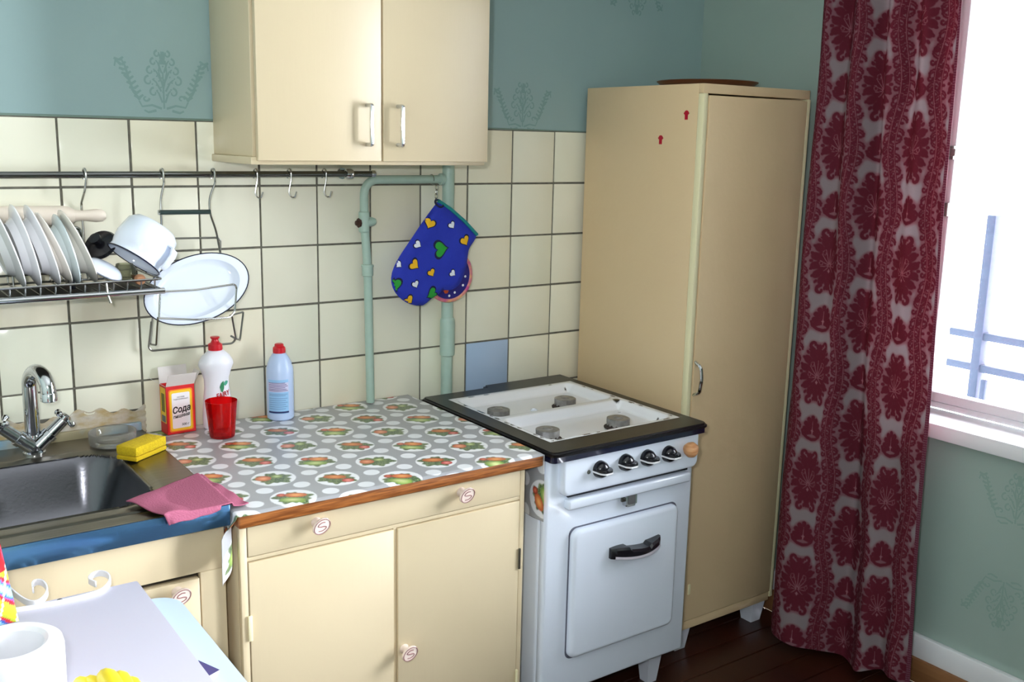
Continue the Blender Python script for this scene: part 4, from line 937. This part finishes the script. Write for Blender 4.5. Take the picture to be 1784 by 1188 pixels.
for o_, h_, w_ in pts: rows.append([bm.verts.new(hb+hv*o_+axp*h_+sv*w_), bm.verts.new(hb+hv*o_+axp*h_-sv*w_), bm.verts.new(hb+hv*(o_-.003)+axp*(h_-.003)-sv*w_), bm.verts.new(hb+hv*(o_-.003)+axp*(h_-.003)+sv*w_)])
for a, b in zip(rows, rows[1:]):
    for q in range(4): bm.faces.new((a[q], a[(q+1) % 4], b[(q+1) % 4], b[q]))
bm.faces.new(rows[0]); bm.faces.new(rows[-1][::-1]); obj('pot_handle', bm, m_white, pt, 30)
bm = BM(); tube(bm, [rimc+axp*.101-hv*.055+sv*.0, rimc+axp*.099-hv*.048], .007, 8); obj('chipped_spot', bm, m_bake, pt)
wc2 = Vector(aty(246, 490, -.225)); wk2 = thing('wooden_scoop', (wc2.x, wc2.y, DZ+.003), 'wooden scoop end showing under the enamel pot', 'scoop')
bm = BM(); lathe(bm, [(0, -.014), (.010, -.012), (.0135, 0), (.011, .012), (.005, .018), (0, .018)], 18, face_to((.1, .95, .1), loc=(wc2.x, wc2.y+.01, DZ+.018))); obj('bowl', bm, mat('scoop_wood', (180, 128, 92), .5), wk2)
bm = BM(); tube(bm, [(wc2.x+.001, wc2.y+.024, DZ+.018), (wc2.x+.010, wc2.y+.11, DZ+.014)], .005, 8); obj('shaft', bm, mat('scoop_wood_dark', (110, 66, 40), .6), wk2)
kn = thing('table_knife', (-.01, -.2, DZ+.003), 'dark handled table knife lying in the drainer', 'knife')
c = Vector(aty(110, 448, -.19)); bm = BM(); tube(bm, [(c.x, -.19, c.z-.02), (c.x+.014, -.19, DZ+.012)], .0035, 8); obj('blade', bm, m_wire, kn)
bm = BM(); box(bm, c.x+.012, c.x+.022, -.197, -.183, DZ+.002, DZ+.022, .002); obj('handle', bm, m_bake, kn)

# ---- wire holder with the oval tray
hl = thing('tray_holder', (.29, -.07, 1.08), 'chrome wire lid holder with dark bar, hung from the rail', 'rack')
def wp(l, y): return [tuple(aty(a, b, (y if not isinstance(y, (list, tuple)) else y[i]))) for i, (a, b) in enumerate(l)]
bm = BM()
for x, xb in ((.232, .222), (.364, .347)):
    bm = BM(); q = aty(380, 415, -.07) if x > .3 else aty(285, 415, -.07)
    tube(bm, fillet(hook_loop(x)+[(x+.001, RY-.012, RZ-.022), (xb-.002, -.075, 1.462), (xb-.003, -.078, 1.425), (q[0]-.004, -.07, 1.375), (q[0]+.012, -.062, 1.28)], .02, 4), .0028, 8); obj('hanger', bm, m_wire, hl)
a, b = aty(278, 370, -.080), aty(366, 369, -.080); bm = BM(); tube(bm, [tuple(a), tuple(b)], .0062, 12); obj('grip_bar', bm, m_dark, hl)
bm = BM(); tube(bm, [tuple(a-np.array((.004, 0, 0))), tuple(a)], .0066, 10); obj('bar_end', bm, m_chrome, hl)
bm = BM(); tube(bm, fillet(wp([(258, 416), (378, 414), (384, 418), (384, 470), (384, 500)], -.055), .008), .0026, 8); tube(bm, wp([(290, 455), (330, 452)], -.05), .0022, 6); obj('back_frame', bm, m_dkwire, hl)
bm = BM(); tube(bm, fillet(wp([(284, 508), (340, 505), (408, 495), (412, 500), (409, 543), (400, 553), (340, 557), (275, 554), (277, 554), (279, 508)], [-.15, -.165, -.15, -.145, -.145, -.155, -.175, -.155, -.15, -.15]), .008), .0026, 8); obj('front_basket', bm, m_wire, hl)
bm = BM(); tube(bm, fillet(wp([(275, 553), (272, 601), (262, 600), (266, 552)], [-.15, -.11, -.08, -.06]), .004), .0024, 8); obj('side_loop', bm, m_dkwire, hl); bm = BM(); tube(bm, fillet(wp([(404, 551), (411, 590), (418, 592), (424, 543), (400, 550)], [-.155, -.11, -.07, -.05, -.05]), .004), .0024, 8); obj('side_loop', bm, m_dkwire, hl)
bm = BM(); tube(bm, fillet(wp([(264, 560), (259, 605), (264, 611), (405, 598), (411, 590), (402, 585)], [-.034, -.030, -.030, -.030, -.034, -.034]), .008), .0028, 8); obj('base_frame', bm, m_dkwire, hl)
ot = thing('oval_tray', (.29, -.09, 1.13), 'white enamel oval platter with navy rim in the wire holder', 'platter')
oc = Vector(aty(342, 505, -.095)); Fm = Matrix.Translation(oc) @ face_to((-.05, -.93, .36), up=(0, 0, 1)).to_3x3().to_4x4() @ Matrix.Rotation(math.radians(19), 4, 'Z')
bm = BM(); lathe(bm, [(0, .0), (.098, 0), (.108, .003), (.118, .014), (.140, .017), (.142, .0165), (.142, .015), (.119, .012), (.110, .0), (.098, -.003), (0, -.003)], 56, Fm, .60); obj('platter_body', bm, m_white, ot)
bm = BM(); tube(bm, [Fm @ Vector((.1425*math.cos(2*PI*q/56), .1425*.60*math.sin(2*PI*q/56), .0165)) for q in range(56)], .0017, 6, True); obj('rim', bm, mat('navy_rim', (22, 24, 50), .25), ot)

# ---- gas pipes
PY = -.048
gp = thing('gas_pipe', (1.0, PY, .8), 'sage green painted gas pipes with a valve on the tiled wall', 'pipe')
bm = BM(); tube(bm, [(1.093, PY, .70), (1.093, PY, 1.65)], .0185, 18); ris = obj('riser', bm, m_pipe, gp)
bm = BM(); lathe(bm, [(.0185, -.062), (.0230, -.058), (.0235, -.05), (.0235, .05), (.0225, .056), (.0185, .062)], 18, Matrix.Translation((1.0945, PY, 1.018))); obj('coupling', bm, m_pipe, ris)
zb = 1.507; xl = .808
bm = BM(); tube(bm, fillet([(xl+.016, PY, .842), (xl+.010, PY, 1.24), (xl-.001, PY, 1.40), (xl, PY, zb), (1.08, PY, zb)], .05, 9), .0125, 16); br = obj('branch', bm, m_pipe, gp)
bm = BM(); lathe(bm, [(.0125, -.016), (.0165, -.014), (.0165, .012), (.0180, .012), (.0180, .018), (.0125, .020)], 16, Matrix.Translation((xl+.009, PY, 1.242))); obj('coupling', bm, m_pipe, br)
bm = BM(); lathe(bm, [(.0125, -.03), (.016, -.026), (.016, .028), (.0125, .032)], 16, Matrix.Translation((xl-.001, PY, 1.385))); tube(bm, [(xl-.002, PY, 1.383), (xl+.022, PY-.001, 1.386), (xl+.034, PY-.001, 1.386)], [.014, .014, .009], 14); obj('valve_body', bm, m_pipe, br)
bm = BM(); tube(bm, [(xl-.014, PY, 1.383), (xl-.020, PY, 1.383), (xl-.021, PY, 1.383), (xl-.028, PY, 1.383)], [.013, .014, .008, .007], 8); obj('valve_spindle', bm, mat('rusty_brass', (74, 50, 44), .5, metal=.5), br)
bm = BM(); lathe(bm, [(.0125, 0), (.018, .002), (.018, .012), (.0125, .014)], 16, face_to((1, 0, 0), loc=(1.062, PY, zb))); obj('joint', bm, m_pipe, br)

# ---- oven mitt, pot holder, hanger chain
MY = -.100
ch = thing('hanger_chain', (1.035, MY, 1.445), 'thin metal chain hook hanging from the gas pipe', 'hook')
for q in range(4):
    c = (1.034, PY-.030+.0015*q, 1.484-.013*q); bm = BM()
    tube(bm, [(c[0]+(.0045*math.cos(t) if q % 2 == 0 else 0), c[1]+(.0045*math.cos(t) if q % 2 else 0), c[2]+.0085*math.sin(t)) for t in np.linspace(0, 2*PI, 13)[:-1]], .0012, 5, True); obj('chain_link', bm, m_wire, ch)
bm = BM(); tube(bm, [(1.034+.016*math.cos(t), PY+.012*0+.016*math.sin(t)*0-.0+.0, zb+.0) for t in np.linspace(0, 1, 2)], .0004, 4); bm.free()
bm = BM(); tube(bm, [(1.034, PY+.0142*math.cos(t), zb+.0142*math.sin(t)) for t in np.linspace(PI*1.1, -PI*.35, 14)]+[(1.034, PY-.030, 1.490)], .0014, 6); obj('wire_loop', bm, m_wire, ch)
mit_px = [(764, 349), (775, 356), (790, 370), (812, 390), (831, 410), (826, 420), (817, 433), (815, 445), (813, 462), (806, 487), (797, 500), (785, 506), (772, 505), (765, 512), (752, 520), (742, 529), (735, 533), (722, 532), (705, 526), (690, 513), (682, 497), (681, 480), (688, 460), (700, 440), (717, 415), (735, 388), (750, 367)]
def smooth_closed(P, it=2):
    for _ in range(it):
        Q = []
        for i in range(len(P)):
            a, b = P[i], P[(i+1) % len(P)]; Q += [(.75*a[0]+.25*b[0], .75*a[1]+.25*b[1]), (.25*a[0]+.75*b[0], .25*a[1]+.75*b[1])]
        P = Q
    return P
mo = [tuple(aty(a, b, MY)[[0, 2]]) for a, b in mit_px]
mo = [mo[0]]+smooth_closed(mo, 1)[2:-1]
mt = thing('oven_mitt', (1.0, MY, 1.13), 'blue oven mitt printed with yellow, green and white hearts', 'oven mitt')
from mathutils.geometry import delaunay_2d_cdt
def dist_edge(x, z, O):
    best = 9
    for i in range(len(O)):
        ax_, az = O[i]; bx2, bz = O[(i+1) % len(O)]; L = (bx2-ax_)**2+(bz-az)**2 or 1e-9; t = max(0, min(1, ((x-ax_)*(bx2-ax_)+(z-az)*(bz-az))/L))
        best = min(best, math.hypot(x-ax_-t*(bx2-ax_), z-az-t*(bz-az)))
    return best
def inside(x, z, O):
    c = False
    for i in range(len(O)):
        x1, z1 = O[i]; x2, z2 = O[i-1]
        if (z1 > z) != (z2 > z) and x < (x2-x1)*(z-z1)/(z2-z1)+x1: c = not c
    return c
def puff(x, z, O, T): 
    d = dist_edge(x, z, O); return T*math.sqrt(max(0, 1-(1-min(d/.035, 1))**2))+.0015*math.sin(x*90)*math.sin(z*70)*min(1, d/.02)
def puffed(name, O, T, y, m, parent, step=.011):
    pts = list(O); xs_ = [p[0] for p in O]; zs = [p[1] for p in O]; zz = min(zs)
    while zz < max(zs):
        xx = min(xs_)
        while xx < max(xs_):
            if inside(xx, zz, O) and dist_edge(xx, zz, O) > step*.5: pts.append((xx, zz))
            xx += step
        zz += step
    n = len(O); v2, _, f2, _, _, _ = delaunay_2d_cdt([Vector(p) for p in pts], [(i, (i+1) % n) for i in range(n)], [], 1, 1e-6)
    bm = BM()
    for sgn in (-1, 1):
        vs = [bm.verts.new((p.x, y+sgn*puff(p.x, p.y, O, T if sgn < 0 else T*.7), p.y)) for p in v2]
        for f in f2: bm.faces.new([vs[i] for i in f])
    bmesh.ops.remove_doubles(bm, verts=bm.verts, dist=1e-5)
    return obj(name, bm, m, parent, 80)
m_mitt = mat('mitt_blue', (22, 40, 160), .8, var=(14, .4, (30, 52, 176), ONE), bump=(120, .3, ONE))
mb = puffed('mitt_body', mo, .014, MY, m_mitt, mt)
heart = []
for k in range(28):
    t = 2*PI*k/28; heart.append((16*math.sin(t)**3/32, (13*math.cos(t)-5*math.cos(2*t)-2*math.cos(3*t)-math.cos(4*t))/32))
hm = {'y': mat('heart_yellow', (232, 180, 24), .8), 'g': mat('heart_green', (34, 150, 50), .8), 'w': mat('heart_white', (226, 230, 240), .8)}
m_hd = mat('heart_outline', (14, 18, 60), .85)
for px_, py_, s_, an, k in ((749, 389, 17, -.5, 'y'), (786, 392, 12, .6, 'w'), (809, 419, 17, .5, 'y'), (767, 434, 25, 1.7, 'g'), (727, 426, 12, 1.0, 'w'), (695, 461, 11, .8, 'w'), (721, 461, 17, .9, 'y'), (751, 475, 13, .5, 'y'), (788, 476, 11, .9, 'w'), (723, 495, 12, .4, 'w'), (688, 497, 22, .1, 'g'), (753, 512, 20, -1.1, 'g'), (713, 523, 15, .8, 'y')):
    c = aty(px_, py_, MY-.012); sc = s_*1.12/600
    for mm, g, dy in ((m_hd, 1.28, .0006), (hm[k], 1., .0011)):
        bm = BM(); ring = []
        for a, b in heart:
            a, b = a*sc*g, (b+(.02 if g > 1 else 0))*sc*g; x_ = c[0]+a*math.cos(an)-b*math.sin(an); z_ = c[2]+a*math.sin(an)+b*math.cos(an)
            if not inside(x_, z_, mo):      # slide a point that falls off the mitt back inside
                for _ in range(30):
                    x_ += (1.0-x_)*.05; z_ += (1.26-z_)*.05
                    if inside(x_, z_, mo): break
            ring.append((x_, z_))
        cxx = sum(p[0] for p in ring)/len(ring); czz = sum(p[1] for p in ring)/len(ring); cv = bm.verts.new((cxx, MY-puff(cxx, czz, mo, .014)-dy, czz)); n_ = len(ring); prev = None
        lay = []
        for f in (.35, .7, 1.):
            lay.append([bm.verts.new((cxx+(x_-cxx)*f, MY-puff(cxx+(x_-cxx)*f, czz+(z_-czz)*f, mo, .014)-dy, czz+(z_-czz)*f)) for x_, z_ in ring])
        for q in range(n_):
            bm.faces.new((cv, lay[0][q], lay[0][(q+1) % n_]))
            for A_, B_ in zip(lay, lay[1:]): bm.faces.new((A_[q], B_[q], B_[(q+1) % n_], A_[(q+1) % n_]))
        obj('heart_outline' if mm is m_hd else 'heart_print', bm, mm, mb, 80)
bm = BM(); cf = [aty(a, b, MY-.004) for a, b in ((764, 350), (785, 364), (810, 386), (831, 409))]; tube(bm, [tuple(p) for p in cf], .0055, 8); obj('cuff_binding', bm, mat('binding_teal', (20, 130, 130), .7), mt)
bm = BM(); c = aty(765, 352, MY); tube(bm, [(c[0]+.012*math.cos(t), MY+.012*math.sin(t), c[2]-.004+.010*math.sin(t*1.0)) for t in np.linspace(0, 2*PI, 15)[:-1]], .003, 6, True); obj('hanging_loop', bm, mat('loop_navy', (18, 24, 60), .8), mt)
# round pot holder behind the mitt
pc_ = aty(783, 480, -.0775); R_ = .078
ph = thing('pot_holder', (pc_[0], -.0765, pc_[2]-R_), 'round blue pot holder with pink edge behind the oven mitt', 'pot holder')
bm = BM(); lathe(bm, [(0, .004), (R_*.9, .0035), (R_, 0), (R_*.9, -.003), (0, -.003)], 44, face_to((0, -1, 0), loc=(pc_[0], -.0765, pc_[2]))); pb = obj('pad', bm, mat('pad_navy', (26, 24, 110), .85, var=(10, .3, (40, 34, 130), ONE)), ph)
bm = BM(); tube(bm, [(pc_[0]+R_*math.cos(2*PI*q/44), -.0765, pc_[2]+R_*math.sin(2*PI*q/44)) for q in range(44)], .0060, 7, True); obj('edge_binding', bm, mat('binding_pink', (196, 80, 140), .8, var=(40, .15, (226, 170, 120), ONE)), ph)
bm = BM()
for a, r in ((.2, .85), (-.1, .72), (-.35, .84), (-.6, .74), (-.9, .86), (-1.6, .8), (-1.25, .72), (.45, .74)):
    lathe(bm, [(.004, 0), (0, .0006)], 8, face_to((0, -1, 0), loc=(pc_[0]+R_*r*math.cos(a), -.0808+.0018*(r > .8), pc_[2]+R_*r*math.sin(a))))
obj('white_dots', bm, m_whitep, pb)
bm = BM()
for a, r in ((-2.0, .45), (-1.85, .62), (-2.2, .6)): lathe(bm, [(.009, 0), (0, .0008)], 6, face_to((0, -1, 0), loc=(pc_[0]+R_*r*math.cos(a), -.0808, pc_[2]+R_*r*math.sin(a))))
obj('orange_print', bm, mat('print_orange', (206, 84, 40), .8), pb)

# ================================================================== foreground table with things on it
FT = .752
ft = thing('side_table', (-.42, -1.3, 0), 'small table with light blue top in front of the sink', 'table')
bm = BM(); prism(bm, rrect(-.90, -.008, -1.80, -.835, .05, 8), lambda a, b, q: (a, b, q), FT-.028, FT); obj('table_top', bm, mat('light_blue_top', (188, 206, 228), .35), ft)
bm = BM(); q = [atz(a, b, FT) for a, b in ((345, 1150), (383, 1167), (362, 1179))]; prism(bm, [(p[0], p[1]) for p in q], lambda a, b, z: (a, b, z), FT, FT+.0004); obj('violet_print', bm, mat('print_violet', (70, 62, 110), .5), ft, None)
bm = BM(); q = [atz(a, b, FT) for a, b in ((383, 1167), (362, 1179), (366, 1188), (378, 1180))]; prism(bm, [(p[0], p[1]) for p in q], lambda a, b, z: (a, b, z), FT, FT+.0003); obj('white_print', bm, m_whitep, ft, None)
for x in (-.85, -.07):
    for y in (-1.74, -.91): leg(ft, x, y, 0, FT-.028, .035, .05, m_whitep)
PB = .770
wb = thing('white_shelf_board', (-.45, -1.2, FT), 'white shelf board with scrolled metal edge lying on the blue table', 'board')
bm = BM(); prism(bm, rrect(-.80, -.062, -1.72, -.778, .004, 3), lambda a, b, q: (a, b, q), PB-.016, PB); bmesh.ops.bevel(bm, geom=[e for e in bm.edges if all(v.co.z > PB-1e-5 for v in e.verts)], offset=.0015, segments=2, affect='EDGES'); obj('board_panel', bm, mat('white_laminate', (190, 188, 202), .35), wb)
def strip(bm, pts, h, t):
    P = [Vector((p[0], p[1], 0)) for p in pts]; rows = []
    for i, p in enumerate(P):
        d = (P[min(i+1, len(P)-1)]-P[max(i-1, 0)]).normalized(); n = Vector((-d.y, d.x, 0))*t/2
        rows.append([bm.verts.new((p+n)+Vector((0, 0, h[0]))), bm.verts.new((p-n)+Vector((0, 0, h[0]))), bm.verts.new((p-n)+Vector((0, 0, h[1]))), bm.verts.new((p+n)+Vector((0, 0, h[1])))])
    for a, b in zip(rows, rows[1:]):
        for q in range(4): bm.faces.new((a[q], a[(q+1) % 4], b[(q+1) % 4], b[q]))
    bm.faces.new(rows[0][::-1]); bm.faces.new(rows[-1])
def pxs(l, z): return [tuple(atz(a, b, z)[:2]) for a, b in l]
zs_ = PB+.004
def chaik(P, it=2):
    for _ in range(it):
        Q = [P[0]]
        for a, b in zip(P, P[1:]): Q += [(.75*a[0]+.25*b[0], .75*a[1]+.25*b[1]), (.25*a[0]+.75*b[0], .25*a[1]+.75*b[1])]
        P = Q+[P[-1]]
    return P
m_scroll = mat('scroll_white', (240, 240, 244), .35)
bm = BM(); strip(bm, chaik(pxs([(-20, 1068), (32, 1062), (90, 1052), (150, 1038), (180, 1028), (193, 1012), (190, 1001), (177, 996), (162, 999), (153, 1009), (160, 1013), (167, 1016)], zs_)), (zs_-.008, zs_+.004), .003); obj('scroll', bm, m_scroll, wb, 50)
bm = BM(); strip(bm, chaik(pxs([(10, 1022), (32, 1042), (50, 1053), (66, 1053), (80, 1042), (84, 1028), (75, 1016), (62, 1015), (56, 1021), (58, 1030)], zs_)), (zs_-.004, zs_+.008), .003); obj('scroll', bm, m_scroll, wb, 50)
c = atz(102, 1042, PB); bm = BM(); lathe(bm, [(0, .0025), (.005, .002), (.006, 0)], 14, Matrix.Translation((c[0], c[1]-.012, PB))); obj('screw', bm, m_bake, wb)

# white thick-rimmed pot
top_z = PB+.115; c = atz(19, 1119, top_z); R_ = .071
wp_ = recentre(obj('white_holder', lathe(BM(), [(0, 0), (R_-.006, 0), (R_, .006), (R_+.001, .10), (R_-.001, .110), (R_-.008, .115), (R_-.020, .115), (R_-.026, .110), (R_-.027, .10), (R_-.027, .012), (0, .010)], 56, Matrix.Translation((c[0], c[1], PB+.0005))), mat('white_ceramic', (232, 232, 236), .3), None))
tag(wp_, 'white thick-rimmed cylindrical pot standing on the white board', 'pot')
# bananas
bn = thing('banana_bunch', (-.2, -1.22, PB), 'bunch of small yellow bananas on the white board', 'bananas')
m_ban = mat('banana_skin', (232, 212, 40), .45, var=(12, .3, (214, 190, 24), ONE))
for px_, py_, up_, wd in ((178, 1172, .060, .0165), (205, 1176, .052, .016), (150, 1184, .042, .015), (131, 1186, .036, .0145), (228, 1186, .038, .0145), (190, 1186, .050, .016)):
    tip = Vector(atz(px_, py_, PB+up_)); rt = Vector((-.215, -1.36, PB+.024)); midp = (tip+rt)/2+Vector((0, 0, .024)); 
    pts = [tip*(1-t)**2+midp*2*t*(1-t)+rt*t*t for t in np.linspace(0, 1, 14)]; rr = [wd*math.sqrt(min(1, max(.02, 1-(1-min(1, i/3.))**2)))*(1 if i < 10 else 1-.16*(i-9)) for i in range(14)]
    bm = BM(); tube(bm, pts, rr, 10); obj('banana', bm, m_ban, bn, 70)
# colourful plastic pouch
q0 = atz(31, 1078, PB); 
pk = thing('snack_pouch', (q0[0]-.08, q0[1]-.01, PB), 'colourful striped plastic pouch at the left of the white board', 'pouch')
n1, n2 = 60, 90; a_, b_ = np.meshgrid(np.linspace(-1, 1, n1), np.linspace(0, 1, n2)); 
tpx = aty(2, 955, q0[1]-.012); slope = (tpx[0]-q0[0])/(tpx[2]-PB)
bulge = .034*np.sqrt(np.clip(1-a_**2, 0, 1))*np.clip(1-(2*b_-1)**4, 0, 1)
Xp = q0[0]-.085+.085*a_+slope*b_*.26*np.where(a_ > -2, 1, 1); Zp = PB+.001+.26*b_
st_ = np.sin((a_*1.3+b_*3.2)*5.5); s2_ = np.sin((a_*2.2-b_*2.1)*4+1.0)
cp = np.zeros(a_.shape+(3,)); cp[:] = LIN((206, 24, 40))
cp = np.where((st_ > .25)[..., None], LIN((176, 206, 40)), cp); cp = np.where((st_ > .72)[..., None], LIN((240, 214, 40)), cp); cp = np.where((st_ < -.45)[..., None], LIN((40, 92, 190)), cp); cp = np.where((st_ < -.8)[..., None], LIN((150, 206, 232)), cp)
cp = np.where((np.abs(s2_) < .12)[..., None], LIN((244, 240, 236)), cp); cp = np.where((b_ > .40)[..., None], np.where((np.abs(s2_) < .10)[..., None], LIN((244, 240, 236)), LIN((204, 22, 34))), cp)
m_pouch = vcol('pouch_film', .25, .5, coat=.3)
grid('front_film', np.stack([Xp, q0[1]-.012-bulge, Zp], -1), m_pouch, pk, cp); grid('back_film', np.stack([Xp, q0[1]-.012+bulge, Zp], -1)[:, ::-1], m_pouch, pk, cp[:, ::-1])
